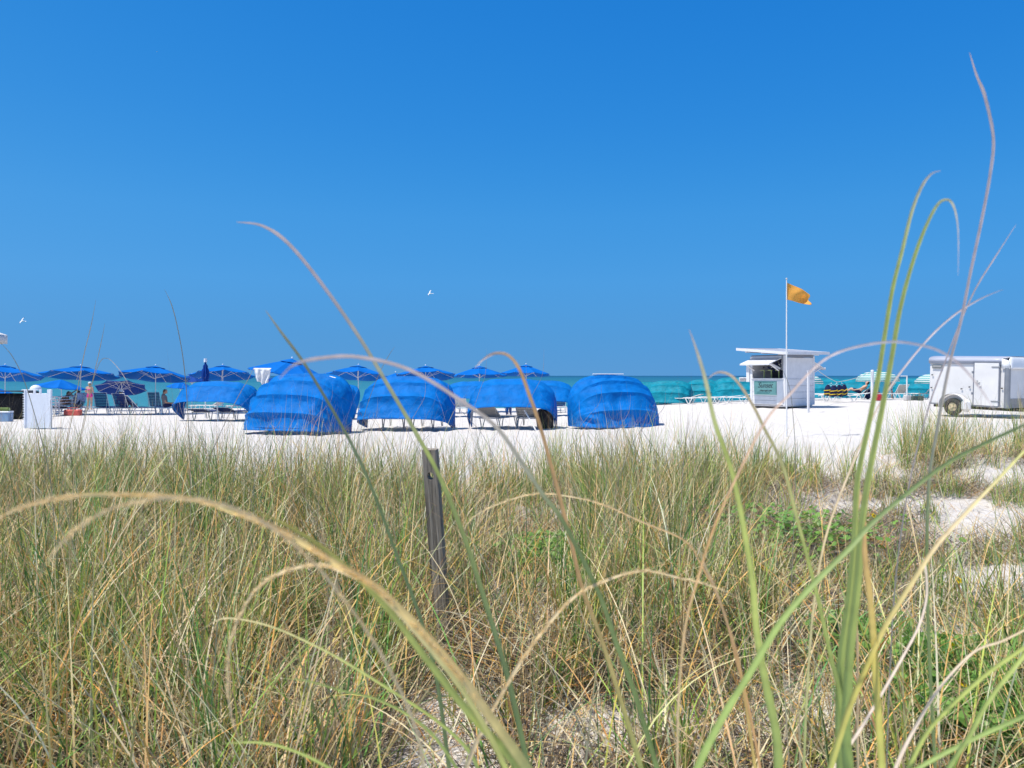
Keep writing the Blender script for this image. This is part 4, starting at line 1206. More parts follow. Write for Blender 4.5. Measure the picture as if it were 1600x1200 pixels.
# ------------------------------------------------------------------ gulls
def gull(label, px, py, d, span, rz, flap, roll=0):
    t = thing('seagull', label, 'bird', P(px, py, d), (R(roll), 0, R(rz)), 'birds in the sky')
    b = MB()
    def bf(u, v):
        a_ = u * 2 * math.pi; r_ = .065 * math.sin(math.pi * min(1, max(.02, v))) ** .7 * (1 if v < .6 else 1 - (v - .6) * 1.2)
        return Vector(((v - .4) * .5, r_ * math.cos(a_), r_ * math.sin(a_) + .015 * math.sin(v * 3)))
    b.grid(bf, 12, 12)
    b.tube([(-.2, 0, 0), (-.26, 0, -.01)], [.02, .006], 6)
    b.add([(.22, -.015, .01), (.22, .015, .01), (.36, .07, .01), (.36, -.07, .01)], [(0, 1, 2, 3)])
    b.build('body', M['gull_white'], t)
    for s in (-1, 1):
        def wf(u, v, s=s):
            y = s * span / 2 * u; ch_ = .13 * (1 - u ** 2.2) + .015
            z = math.sin(R(flap)) * span / 2 * (u if u < .45 else .45 + (u - .45) * -.15) + .02
            x = -.06 + .10 * max(0, u - .4) + (v - .5) * ch_
            return Vector((x, y, z + .012 * math.sin(v * math.pi)))
        wg = MB().grid(wf, 14, 4).build('wing', M['gull_white'], t, solid=.008)
        MB().grid(lambda u, v, s=s: wf(.80 + .19 * u, v, s) + Vector((0, 0, .006)), 4, 3).build('wing_tip', M['gull_grey'], wg, solid=.006)
gull('white gull gliding low at the left, just above the white umbrella corner', 35, 502, 80, 1.25, 8, 18, 38)
gull('white gull flying above the middle blue umbrellas', 672, 459, 80, 1.35, -12, 22, 34)
gull('tiny far bird high in the empty upper left sky', 245, 81, 260, 1.2, 70, 15)

# small wood post between umbrellas
wp_ = P(793, 581, 38)
t = thing('wooden_stake', 'tan wooden post top rising behind the half open cabana', 'post', Vector((wp_.x, wp_.y, gz(wp_.x, wp_.y))))
MB().box((0, 0, (P(793, 592, 38).z - gz(wp_.x, wp_.y)) / 2), (.09, .09, P(793, 592, 38).z - gz(wp_.x, wp_.y)), bev=.01).build('shaft', M['wood_tan'], t)

# ------------------------------------------------------------------ weathered post in the dune
pt_b = P(697, 1040, 3.72); gzb = gz(pt_b.x, pt_b.y)
top = P(672, 702, 3.62)
PO = thing('weathered_post', 'grey weathered wooden post with a drilled hole leaning in the dune grass', 'post', (pt_b.x, pt_b.y, gzb - .1))
ax = Vector((top.x - pt_b.x, top.y - pt_b.y, top.z - gzb + .1))
hgt = ax.length
q = ax.normalized().to_track_quat('Z', 'Y').to_euler()
PO.rotation_euler = (0, 0, 0)
Mx = Matrix((Vector((1, 0, 0)).cross(Vector((0, 0, 0))), )) if False else None
ez = ax.normalized(); ey = Vector((.30, .95, 0)); ey = (ey - ez * ey.dot(ez)).normalized(); ex = ey.cross(ez)
PM = Matrix((ex, ey, ez)).transposed()
mb = MB(); hw, ht = .035, .019; hz = hgt - .125; hr = .0165
# front/back plates with a real hole: rings around the hole between two z levels
def ringface(yv, flip):
    nn = 16
    hole = [(hr * math.cos(2 * math.pi * i / nn), hz + hr * 1.15 * math.sin(2 * math.pi * i / nn)) for i in range(nn)]
    sq = []
    for i in range(nn):
        a_ = 2 * math.pi * i / nn; cx_, cy_ = math.cos(a_), math.sin(a_); k_ = 1 / max(abs(cx_), abs(cy_)); sq.append((hw * cx_ * k_, hz + .04 * cy_ * k_))
    v_ = [Vector((x, yv, z)) for x, z in hole + sq]
    f_ = [(i, (i + 1) % nn, nn + (i + 1) % nn, nn + i) for i in range(nn)]
    mb.add(v_, f_)
for yv in (-ht, ht):
    ringface(yv, False)
nn = 16
mb.add([Vector((hr * math.cos(2 * math.pi * i / nn), y_, hz + hr * 1.15 * math.sin(2 * math.pi * i / nn))) for y_ in (-ht, ht) for i in range(nn)], [(i, (i + 1) % nn, nn + (i + 1) % nn, nn + i) for i in range(nn)])
def shell(za, zb, nseg):
    rr = random.Random(5)
    for i in range(nseg):
        a0, a1 = za + (zb - za) * i / nseg, za + (zb - za) * (i + 1) / nseg
        for yv in (-ht, ht): mb.add([Vector((-hw, yv, a0)), Vector((hw, yv, a0)), Vector((hw, yv, a1)), Vector((-hw, yv, a1))], [(0, 1, 2, 3)])
        for xv in (-hw, hw): mb.add([Vector((xv, -ht, a0)), Vector((xv, ht, a0)), Vector((xv, ht, a1)), Vector((xv, -ht, a1))], [(0, 1, 2, 3)])
shell(0, hz - .04, 8); shell(hz + .04, hgt, 2)
for xv in (-hw, hw): mb.add([Vector((xv, -ht, hz - .04)), Vector((xv, ht, hz - .04)), Vector((xv, ht, hz + .04)), Vector((xv, -ht, hz + .04))], [(0, 1, 2, 3)])
mb.add([Vector((-hw, -ht, hgt)), Vector((hw, -ht, hgt - .004)), Vector((hw, ht, hgt)), Vector((-hw, ht, hgt + .003))], [(0, 1, 2, 3)])
po = mb.build('board', post_mat(), PO, smooth=False)
po.rotation_euler = PM.to_euler()

# ------------------------------------------------------------------ dune grass
rs = np.random.RandomState(11)
GREEN = np.array([(.28, .44, .08), (.16, .33, .07), (.40, .53, .10), (.08, .19, .05), (.46, .51, .10), (.14, .30, .09), (.10, .22, .05)])
STRAW = np.array([(.74, .60, .34), (.64, .49, .25), (.88, .76, .52), (.78, .48, .15), (.84, .38, .10), (.50, .33, .18), (.84, .70, .42)])
BROWN = np.array([(.34, .27, .18), (.26, .21, .16), (.44, .36, .27), (.20, .14, .10)])

def ribbons(base, az, L, lean, curl, width, segs, c0, c1, power=1.6, face=None, flat=False):
    n = len(base)
    t = np.linspace(0, 1, segs + 1)
    th = lean[:, None] + curl[:, None] * t[None, :] ** power
    step = (L / segs)[:, None]
    dh = np.sin(th) * step; dz = np.cos(th) * step
    H = np.concatenate([np.zeros((n, 1)), np.cumsum(dh[:, :-1], 1)], 1)
    Z = np.concatenate([np.zeros((n, 1)), np.cumsum(dz[:, :-1], 1)], 1)
    px = base[:, 0, None] + H * np.cos(az)[:, None]; py = base[:, 1, None] + H * np.sin(az)[:, None]; pz = base[:, 2, None] + Z
    g = ground(px, py) + .004
    pz = np.maximum(pz, g)
    if face is None: face = az + math.pi / 2 + rs.normal(0, .7, n)
    wd = width[:, None] * (1 - t[None, :] ** 2.2 * .93) / 2
    ox = np.cos(face)[:, None] * wd; oy = np.sin(face)[:, None] * wd
    A = np.stack([px - ox, py - oy, pz], -1); B = np.stack([px + ox, py + oy, pz], -1)
    V = np.stack([A, B], 2).reshape(n, -1, 3)
    k = (segs + 1) * 2
    q = np.array([[2 * i, 2 * i + 1, 2 * i + 3, 2 * i + 2] for i in range(segs)])
    Q = (q[None] + (np.arange(n) * k)[:, None, None]).reshape(-1, 4)
    C = c0[:, None, :] * (1 - t[None, :, None] ** 1.3) + c1[:, None, :] * t[None, :, None] ** 1.3
    C = np.repeat(C, 2, 1)
    return V.reshape(-1, 3), Q, C.reshape(-1, 3)

BARE = [(-.25, 2.7, .20, .75, .75), (4.1, 7.9, .9, .35, 1), (2.4, 3.75, .5, .25, 1), (7.0, 9.7, 1.2, .5, .95), (4.4, 6.6, 1.0, .8, .9), (.42, 2.86, .5, .24, .8), (6.2, 9.4, 1.1, .45, .9), (5.4, 7.4, 1.2, .42, .95), (3.4, 4.95, .8, .45, 1), (2.3, 3.9, .55, .30, .9), (.5, 7.6, .6, .5, .8), (2.1, 2.7, .3, .2, .7), (.35, 4.1, .30, .35, .6), (1.2, 3.0, .35, .25, .6), (3.2, 7.6, .8, .4, .6)]
def density(x, y):
    d = np.ones_like(x)
    for bx, by, rx, ry, k in BARE:
        d *= 1 - k * np.clip(1.35 - ((x - bx) / rx) ** 2 - ((y - by) / ry) ** 2, 0, 1)
    edge = 9.6 + .9 * np.sin(x * .9 + .5) + .6 * np.sin(x * 2.3)
    edge = edge + 3.1 * np.exp(-((x - 7.4) / 2.0) ** 2) + .9 * np.exp(-((x + 6.0) / 1.6) ** 2) + .9 * np.clip((x - 1) / 2, 0, 1)
    d *= np.clip((edge - y) / 2.6 + .5, 0.0, 1)
    d *= .72 + .28 * np.sin(x * 2.9 + 1) * np.sin(y * 2.3 + .4)
    return np.clip(d, 0, 1)

def hmul(x, y):
    u = x / np.maximum(y, 1)
    m_ = np.ones_like(x)
    for ux, yy_, ru, ry, k in ((.52, 6.8, .22, 3.3, .70), (.03, 6.2, .09, 1.8, .5), (-.09, 2.65, .06, 1.0, .85), (.04, 5.4, .07, .8, .45), (.37, 6.0, .10, 1.0, .35), (.05, 2.7, .28, .8, .45), (.36, 5.4, .12, 1.4, .45), (.5, 3.2, .2, .8, .4)):
        m_ *= 1 - k * np.exp(-(((u - ux) / ru) ** 2 + ((y - yy_) / ry) ** 2) ** 1.5)
    return m_

def scatter(n, y0, y1, powr=1.0, margin=1.25):
    y = y0 + (y1 - y0) * rs.rand(n) ** powr
    x = (rs.rand(n) * 2 - 1) * (y * .68 * margin + .5)
    keep = rs.rand(n) < density(x, y)
    return x[keep], y[keep]

def pick(pal, n, jit=.18):
    c = pal[rs.randint(0, len(pal), n)] * (1 + rs.normal(0, jit, (n, 1)))
    return np.clip(c, .01, .9)

Vs, Qs, Cs = [], [], []; off = [0]
def push(r):
    V, Q_, C = r
    Vs.append(V); Qs.append(Q_ + off[0]); Cs.append(C); off[0] += len(V)
def flush(name, label, cat):
    o = np_mesh(name, np.concatenate(Vs), np.concatenate(Qs), M['blade'], np.concatenate(Cs))
    tag(o, label, cat, kind='stuff'); Vs.clear(); Qs.clear(); Cs.clear(); off[0] = 0
    return o

# upright clumps
cx, cy = scatter(2000, 1.9, 13.4, .85)
nb = 34
bx = np.repeat(cx, nb) + rs.normal(0, .05, len(cx) * nb); by = np.repeat(cy, nb) + rs.normal(0, .05, len(cx) * nb)
n = len(bx); base = np.stack([bx, by, ground(bx, by) - .01], -1)
hh_ = np.repeat(rs.uniform(.45, 1.08, len(cx)) * hmul(cx, cy), nb)
caz = np.repeat(rs.uniform(0, 2 * math.pi, len(cx)), nb)
az = rs.uniform(0, 2 * math.pi, n)
L = hh_ * rs.uniform(.5, 1.1, n)
lean = np.abs(rs.normal(0, .36, n)); curl = np.abs(rs.normal(.2, .6, n))
cg = rs.rand(n) < np.repeat(rs.uniform(.55, 1.0, len(cx)), nb)
c0 = np.where(cg[:, None], pick(GREEN, n), pick(STRAW, n)); c1 = np.where(cg[:, None] & (rs.rand(n, 1) < .7), c0 * 1.1, pick(STRAW, n))
wd = rs.uniform(.0030, .0092, n)
push(ribbons(base, az, L, lean, curl, wd, 6, c0, c1))
# loose arching blades, straw and orange
x, y = scatter(24000, 1.8, 12, .95)
n = len(x); base = np.stack([x, y, ground(x, y)], -1)
L = rs.uniform(.35, 1.1, n) * hmul(x, y); lean = rs.uniform(.15, 1.15, n); curl = rs.uniform(-.3, 1.3, n)
g = rs.rand(n) < .36
c0 = np.where(g[:, None], pick(GREEN, n), pick(STRAW, n)); c1 = pick(STRAW, n)
push(ribbons(base, rs.uniform(0, 6.283, n), L, lean, curl, rs.uniform(.0026, .0062, n), 8, c0, c1))
# tall thin stalks
x, y = scatter(3600, 3.0, 12.8, .75)
n = len(x); base = np.stack([x, y, ground(x, y)], -1)
push(ribbons(base, rs.uniform(0, 6.283, n), rs.uniform(.85, 1.5, n) * hmul(x, y), rs.uniform(.0, .5, n), rs.uniform(.0, 1.3, n), rs.uniform(.0020, .0032, n), 10, pick(np.array([(.20, .17, .09), (.22, .25, .10), (.30, .24, .14)]), n), pick(np.array([(.40, .32, .27), (.30, .24, .2)]), n), 2.2))
# long arching strands nearest the camera and drooping seed stalks among the clumps
n = 1000
y = .95 + 3.2 * rs.rand(n) ** .8; x = (rs.rand(n) * 2 - 1) * (y * .75 + .3)
k_ = np.abs(x / y + .09) > .045; x = x[k_]; y = y[k_]; n = len(x)
base = np.stack([x, y, ground(x, y)], -1); g = rs.rand(n) < .42
c0 = np.where(g[:, None], pick(GREEN, n), pick(STRAW, n)); c1 = np.where(rs.rand(n, 1) < .35, c0, pick(STRAW, n))
push(ribbons(base, rs.uniform(0, 6.283, n), np.minimum(rs.uniform(.55, 1.15, n), .30 * y + .35), rs.uniform(.1, .8, n), rs.uniform(.2, 1.7, n), rs.uniform(.0035, .0078, n), 14, c0 * 1.08, c1 * 1.08, 1.9))
x, y = scatter(5200, 2.2, 10.5, .85)
n = len(x); base = np.stack([x, y, ground(x, y)], -1); c0 = np.where(rs.rand(n, 1) < .4, pick(GREEN, n), pick(STRAW, n)); c1 = pick(STRAW, n) * 1.08
push(ribbons(base, rs.uniform(0, 6.283, n), rs.uniform(.7, 1.3, n) * hmul(x, y), rs.uniform(.2, .9, n), rs.uniform(.6, 2.1, n), rs.uniform(.0035, .0075, n), 14, c0, c1, 1.9))
flush('dune_grass', 'green and straw coloured beach grass covering the dune in the foreground', 'grass')
# dead thatch lying in the dune
x, y = scatter(120000, 1.5, 11.5, .95)
n = len(x); base = np.stack([x, y, ground(x, y) + rs.uniform(0, .24, n) ** 1.3 * density(x, y)], -1)
c = np.where(rs.rand(n, 1) < .55, pick(STRAW, n), pick(BROWN, n))
push(ribbons(base, rs.uniform(0, 6.283, n), rs.uniform(.10, .42, n), rs.uniform(.9, 1.5, n), rs.normal(.2, .5, n), rs.uniform(.0025, .0060, n), 4, c, c * .9))
x, y = scatter(110000, 1.5, 11.0, .95)
k_ = density(x, y) > .35; x = x[k_]; y = y[k_]
n = len(x); base = np.stack([x, y, ground(x, y) + rs.uniform(0, .13, n)], -1)
c = pick(np.array([(.09, .07, .05), (.13, .10, .07), (.06, .045, .035)]), n)  # darkest litter, its colour also painting the shade between dense clumps
push(ribbons(base, rs.uniform(0, 6.283, n), rs.uniform(.08, .3, n), rs.uniform(1.1, 1.6, n), rs.normal(.1, .4, n), rs.uniform(.005, .011, n), 3, c, c))
# sparse litter over the bare patches
n = 30000
y = 1.6 + 9.5 * rs.rand(n) ** 1.1; x = (rs.rand(n) * 2 - 1) * (y * .8 + .4); base = np.stack([x, y, ground(x, y) + .003], -1)
c = pick(BROWN, n)
push(ribbons(base, rs.uniform(0, 6.283, n), rs.uniform(.05, .28, n), rs.uniform(1.2, 1.6, n), rs.normal(0, .5, n), rs.uniform(.0018, .0035, n), 3, c, c))
flush('dead_thatch', 'dry tan and brown grass litter matted on the sand between the clumps', 'grass litter')

# creeping vine leaves
def vine(n, patches):
    V = []; Qv = []
    for i in range(n):
        bx, by, rx, ry, k = patches[rs.randint(len(patches))]
        x = bx + rs.normal(0, rx * .5); y = by + rs.normal(0, ry * .5)
        z = float(ground(x, y)) + rs.uniform(.01, .24)
        s = rs.uniform(.012, .028); a_ = rs.uniform(0, 6.28); tl_ = rs.uniform(-.7, .7); t2 = rs.uniform(-.7, .7)
        m_ = Matrix.Rotation(a_, 3, 'Z') @ Matrix.Rotation(tl_, 3, 'X') @ Matrix.Rotation(t2, 3, 'Y')
        pts = [(0, -1, 0), (.75, -.5, .12), (.95, .25, .16), (.4, .95, .05), (0, 1.1, 0), (-.4, .95, .05), (-.95, .25, .16), (-.75, -.5, .12)]
        b = len(V)
        for p_ in pts:
            q_ = m_ @ (Vector(p_) * s); V.append((x + q_.x, y + q_.y, z + q_.z))
        Qv += [(b, b + 1, b + 2, b + 3), (b, b + 3, b + 4, b + 5), (b, b + 5, b + 6, b + 7)]
    return np_mesh('vine_leaves', np.array(V), np.array(Qv), M['vine'], smooth=False)
o = vine(4600, [(.22, 5.5, .32, .4, 1), (.35, 5.1, .28, .4, 1), (2.3, 6.4, .8, .5, 1), (2.1, 5.7, .7, .5, 1), (1.75, 2.9, .26, .22, 1), (1.62, 2.7, .24, .18, 1), (1.9, 3.2, .26, .22, 1), (1.6, 3.5, .25, .22, 1)])
tag(o, 'small bright green vine leaves creeping over the sand between grass clumps', 'ground cover', kind='stuff')

# dark green young clumps at the lower right
x = rs.normal(1.72, .24, 800); y = rs.normal(2.8, .24, 800); k_ = (y > 2.2); x = x[k_]; y = y[k_]; n = len(x)
base = np.stack([x, y, ground(x, y)], -1); c = pick(np.array([(.09, .26, .05), (.14, .34, .07), (.07, .19, .05)]), n)
push(ribbons(base, rs.uniform(0, 6.283, n), rs.uniform(.12, .42, n), rs.uniform(.1, .7, n), rs.uniform(0, .9, n), rs.uniform(.004, .007, n), 6, c, c * 1.2))
flush('young_grass', 'short dark green new grass in the lower right corner', 'grass')

# ------------------------------------------------------------------ yellow flowers
fl = [(793, 872, 5.0, 'yellow flower right of the weathered post'), (1191, 887, 5.0, 'yellow flower left of the tall green blades, upper of two'),
      (1250, 914, 4.4, 'yellow flower low among the vine leaves right of centre'), (1365, 806, 6.6, 'small yellow flower behind the tall green blades'),
      (1482, 1020, 3.6, 'left one of the paired yellow flowers on the right'), (1493, 1011, 3.65, 'right one of the paired yellow flowers on the right'),
      (1504, 1067, 3.3, 'orange yellow flower below the pair at the lower right'), (1427, 1006, 3.7, 'yellow flower beside the pale curved dead blade'), (1497, 906, 4.9, 'yellow flower in the bare sand near the right edge')]
for px, py, d, lab in fl:
    d *= .86; p_ = P(px, py, d); g_ = gz(p_.x, p_.y)
    if p_.z < g_ + .03: p_.z = g_ + .03
    t = thing('yellow_flower', lab, 'flower', (p_.x, p_.y, g_), rnd.random() * 6, 'yellow wildflowers in the dune')
    h_ = p_.z - g_
    MB().tube([(0, 0, 0), (.01, 0, h_ * .5), (0, 0, h_)], .0022, 5).build('stem', M['vine'], t)
    mb = MB(); tilt_ = Matrix.Rotation(R(55), 3, Vector((1, 0, 0)))
    for i in range(6):
        a_ = i * math.pi / 3; dv = Vector((math.cos(a_), math.sin(a_), 0)); sv = Vector((-math.sin(a_), math.cos(a_), 0)); r_ = .024
        q_ = [Vector((0, 0, 0)), dv * r_ * .5 + sv * r_ * .42, dv * r_ + sv * .1 * r_ + Vector((0, 0, .004)), dv * r_ * .5 - sv * r_ * .42]
        mb.add([tilt_ @ v + Vector((0, 0, h_)) for v in q_], [(0, 1, 2, 3)])
    bl = mb.build('bloom', M['petal'], t, smooth=False)
    MB().ell((0, -.003, h_ + .003), .006, nu=8, nv=6).build('flower_centre', M['hair_brown'], bl)

# ------------------------------------------------------------------ single blades and stalks close to the camera
def catmull(pts, per=6):
    out = []
    P_ = [pts[0]] + list(pts) + [pts[-1]]
    for i in range(1, len(P_) - 2):
        p0, p1, p2, p3 = P_[i - 1], P_[i], P_[i + 1], P_[i + 2]
        for k in range(per):
            t_ = k / per
            out.append(.5 * ((2 * p1) + (p2 - p0) * t_ + (2 * p0 - 5 * p1 + 4 * p2 - p3) * t_ ** 2 + (3 * p1 - p0 - 3 * p2 + p3) * t_ ** 3))
    out.append(pts[-1]); return out

COLS = {'green': (.31, .41, .12), 'dgreen': (.22, .29, .11), 'lime': (.50, .56, .15), 'yellow': (.62, .52, .13), 'tan': (.74, .58, .33), 'orange': (.68, .40, .17), 'pale': (.66, .54, .50), 'pink': (.58, .50, .50), 'grey': (.33, .32, .24), 'dead': (.70, .58, .47), 'gold': (.90, .66, .26)}
def blade(label, pts, d0, d1, w0, w1, cols, fuzz=None, cat='grass blade', name='grass_blade', kind_w='leaf'):
    """pts in photo pixels from tip to foot, d0/d1 distance at tip/foot in metres, w widths in mm (tip, foot)"""
    n = len(pts)
    W = [P(x, y, d0 + (d1 - d0) * i / (n - 1)) for i, (x, y) in enumerate(pts)]
    last = W[-1]; prev = W[-2]
    gl = gz(last.x, last.y)
    if last.z > gl + .05:
        dirn = (last - prev); dirn.z = min(dirn.z, -abs(dirn.length) * .6); dirn.normalize()
        k_ = (last.z - gl) / max(.2, -dirn.z)
        foot_ = last + dirn * k_ * .9; foot_.x = last.x + (foot_.x - last.x) * .6; foot_.y = last.y + (foot_.y - last.y) * .6 + .05
        foot_.z = gz(foot_.x, foot_.y) - .02
        W += [last.lerp(foot_, q_) for q_ in (.07, .2, .5, 1.0)]
    C_ = catmull(W, 7); m_ = len(C_)
    V = []; Qv = []; T = []
    cc = [Vector(COLS[c]) for c in cols]
    jit = rs.uniform(-1, 1, m_)
    for i, p_ in enumerate(C_):
        f = i / (m_ - 1)
        tg = (C_[min(i + 1, m_ - 1)] - C_[max(i - 1, 0)]).normalized()
        vw = (p_ - cam.location).normalized()
        sd = tg.cross(vw).normalized(); nr = sd.cross(tg)
        tw_ = .5 * math.sin(f * 4 + len(label))
        sd2 = sd * math.cos(tw_) + nr * math.sin(tw_); nr2 = nr * math.cos(tw_) - sd * math.sin(tw_)
        w_ = (w0 + (w1 - w0) * min(1, f * 1.25) ** 1.3) * .00042 * (min(1, .15 + f * 9)) * (1 + .05 * jit[i])
        fd = .35 * w_
        V += [p_ - sd2 * w_, p_ - sd2 * w_ * .35 + nr2 * fd, p_ + sd2 * w_ * .35 + nr2 * fd, p_ + sd2 * w_]
        k_ = f * (len(cc) - 1); a_ = min(int(k_), len(cc) - 2) if len(cc) > 1 else 0
        c_ = cc[a_].lerp(cc[a_ + 1], k_ - a_) if len(cc) > 1 else cc[0]
        st = 1 + .10 * jit[i]
        T += [c_ * st * .82, c_ * st * 1.12, c_ * st * .98, c_ * st * .86]
        if i:
            b = 4 * (i - 1)
            for s in range(3): Qv.append((b + s, b + s + 1, b + s + 5, b + s + 4))
    if fuzz:
        f0, f1, cnt, ln = fuzz
        for i in range(cnt):
            f = f0 + (f1 - f0) * rs.rand(); k_ = f * (m_ - 1); a_ = min(int(k_), m_ - 2); p_ = C_[a_].lerp(C_[a_ + 1], k_ - a_)
            tg = (C_[a_] - C_[a_ + 1]).normalized()
            e_ = Vector(rs.normal(0, 1, 3)); e_ = (e_ - tg * e_.dot(tg)).normalized()
            if math.sin(f * 140) + math.sin(f * 61 + 1) < -.7: continue
            env = math.sin(math.pi * min(1, max(0, (f - f0) / (f1 - f0) * .9 + .1))) ** .5
            tip = p_ + (tg * .8 + e_ * .55) * ln * env * rs.uniform(.6, 1.2)
            s_ = tg.cross(e_) * .00042
            b = len(V); V += [p_ - s_, p_ + s_, tip + s_ * .4, tip - s_ * .4]
            c_ = Vector((.95, .76, .42)) * rs.uniform(.8, 1.15); T += [c_] * 4; Qv.append((b, b + 1, b + 2, b + 3))
    o = np_mesh(name, np.array([tuple(v) for v in V]), np.array(Qv), M['blade'], np.array([tuple(v) for v in T]))
    tag(o, label, cat, 'tall grass blades close to the camera')
    return o

blade('pale tipped blade arching from the upper left sky to bottom centre', [(370, 347), (410, 353), (450, 380), (500, 440), (560, 525), (605, 600), (656, 687), (687, 745), (722, 830), (755, 930), (795, 1065), (822, 1186), (830, 1230)], .85, 1.0, 4.6, 10, ['pale', 'pink', 'lime', 'dgreen', 'green', 'green'])
blade('blurred dark green blade crossing the closed cabana on the left', [(415, 485), (440, 520), (480, 575), (543, 682), (580, 760), (620, 867), (660, 975), (683, 1065), (701, 1195), (705, 1240)], .9, 1.15, 4, 9, ['grey', 'dgreen', 'dgreen', 'dgreen'])
blade('blurred pinkish seed stalk arching low over the blue umbrellas, then dark green', [(436, 592), (460, 570), (500, 560), (560, 558), (640, 578), (720, 626), (777, 669), (818, 727), (850, 775), (881, 817), (935, 925), (962, 1002), (993, 1087), (1025, 1195), (1035, 1240)], .55, .95, 3.6, 8, ['pale', 'pink', 'dgreen', 'green', 'green'])
blade('orange topped blade hooking over the half open cabana, yellow green lower down', [(742, 575), (757, 560), (775, 552), (795, 556), (812, 578), (828, 620), (845, 670), (870, 760), (893, 850), (910, 920), (940, 1000), (975, 1110), (1000, 1195), (1010, 1240)], .75, .9, 3, 8.5, ['pale', 'orange', 'orange', 'lime', 'lime'])
blade('huge fuzzy tan seed head sweeping across the lower left from the left edge', [(-60, 840), (0, 808), (60, 785), (150, 773), (292, 779), (382, 806), (450, 835), (526, 882), (588, 918), (656, 984), (723, 1060), (755, 1105), (795, 1160), (822, 1200), (840, 1240)], .55, .6, 2.8, 12, ['tan', 'gold', 'gold', 'gold', 'lime', 'lime'], (.02, .60, 1300, .0062))
blade('lime green leaf running beside the huge fuzzy seed head', [(400, 800), (450, 822), (520, 868), (600, 945), (670, 1035), (730, 1110), (790, 1175), (815, 1215)], .57, .62, 3, 12, ['yellow', 'lime', 'lime', 'green'])
blade('fuzzy tan seed head drooping into a thin hook at the lower left', [(387, 1191), (362, 1120), (356, 1060), (360, 1002), (382, 948), (405, 916), (441, 894), (486, 883), (526, 889), (590, 925), (660, 1000), (730, 1090), (785, 1190), (800, 1240)], .66, .6, 2.0, 6, ['tan', 'tan', 'tan', 'lime', 'green'], (.05, .55, 420, .006))
blade('blurred second seed head crossing behind the huge fuzzy one', [(60, 900), (95, 850), (140, 812), (200, 787), (290, 779), (380, 800), (470, 860), (540, 940), (600, 1030), (650, 1140), (665, 1240)], .42, .5, 1.6, 3, ['tan', 'tan', 'tan', 'lime'], (.05, .6, 300, .006))
blade('thin green leaf curving over at the lower left above the thatch', [(315, 984), (342, 968), (373, 967), (427, 980), (486, 1006), (530, 1029), (597, 1070), (678, 1123), (728, 1168), (750, 1210)], .9, .9, 2, 6, ['tan', 'lime', 'green'])
blade('lime leaf lying lowest at the bottom edge left of centre', [(346, 1162), (405, 1160), (459, 1173), (517, 1202), (560, 1240)], .7, .7, 2, 6, ['lime', 'green'])
blade('green leaf arching at bottom centre left under the seed heads', [(440, 1060), (480, 1064), (530, 1078), (597, 1096), (665, 1137), (710, 1195), (725, 1230)], .85, .85, 2, 6, ['lime', 'green'])
blade('fuzzy tan seed head arching at the bottom centre over the bare sand', [(1152, 932), (1110, 915), (1070, 905), (1002, 892), (935, 912), (890, 939), (836, 1002), (795, 1065), (755, 1137), (728, 1200), (715, 1240)], .85, .8, 2.5, 7, ['tan', 'tan', 'tan', 'yellow'], (.03, .6, 600, .007))
blade('long thin fuzzy arc in the middle of the dune, orange at its right end', [(715, 840), (740, 808), (773, 790), (818, 775), (863, 772), (935, 786), (1002, 815), (1070, 845), (1097, 885), (1128, 948), (1151, 1033), (1169, 1101), (1187, 1195), (1195, 1240)], 1.2, 1.1, 2.0, 5, ['tan', 'tan', 'orange', 'orange', 'yellow'], (.03, .5, 500, .008))
blade('tallest stalk at the right, bent pink seed head high in the sky', [(1515, 82), (1526, 118), (1539, 151), (1552, 215), (1547, 273), (1533, 348), (1517, 423), (1501, 503), (1483, 572), (1464, 673), (1452, 750), (1448, 876), (1452, 1020), (1461, 1195), (1463, 1240)], .95, 1.05, 4.6, 5, ['pale', 'pink', 'pale', 'dgreen', 'dgreen', 'green'])
blade('left one of the two tall green blades on the right, tip curling right', [(1470, 267), (1455, 272), (1440, 292), (1425, 330), (1410, 390), (1395, 450), (1383, 520), (1372, 590), (1358, 660), (1340, 750), (1335, 840), (1326, 939), (1315, 1020), (1311, 1092), (1313, 1195), (1314, 1240)], .8, .85, 3, 12, ['pink', 'lime', 'lime', 'green', 'lime'])
blade('right one of the two tall green blades on the right, tip hooking down', [(1497, 430), (1497, 360), (1490, 322), (1478, 312), (1462, 324), (1440, 370), (1420, 430), (1405, 490), (1393, 560), (1378, 640), (1358, 741), (1347, 817), (1340, 912), (1329, 1011), (1324, 1087), (1322, 1155), (1329, 1240)], .75, .8, 1.6, 13, ['pink', 'lime', 'lime', 'green', 'green'])
blade('thin pale stalk slanting up to the right edge of the sky', [(1588, 350), (1556, 400), (1525, 450), (1500, 505), (1475, 570), (1450, 640), (1420, 760), (1400, 900), (1390, 1060), (1385, 1210)], 1.1, 1.3, 2.5, 3, ['pink', 'pale', 'grey', 'green'])
blade('pinkish stalk crossing diagonally left of the trailer', [(1568, 452), (1530, 468), (1490, 493), (1450, 530), (1405, 585), (1370, 640), (1330, 730), (1290, 840), (1270, 960), (1260, 1100), (1255, 1230)], 1.0, 1.1, 2.5, 5, ['pink', 'pink', 'tan', 'green', 'green'])
blade('wide pinkish arc curving over the kiosk roof and down to the left', [(1560, 650), (1530, 605), (1500, 570), (1469, 549), (1437, 539), (1395, 534), (1347, 540), (1304, 553), (1272, 575), (1235, 615), (1197, 657), (1151, 745), (1115, 826), (1088, 912), (1070, 984), (1060, 1100), (1058, 1230)], .62, .72, 2.0, 3, ['pale', 'pink', 'pale', 'orange', 'tan', 'green'])
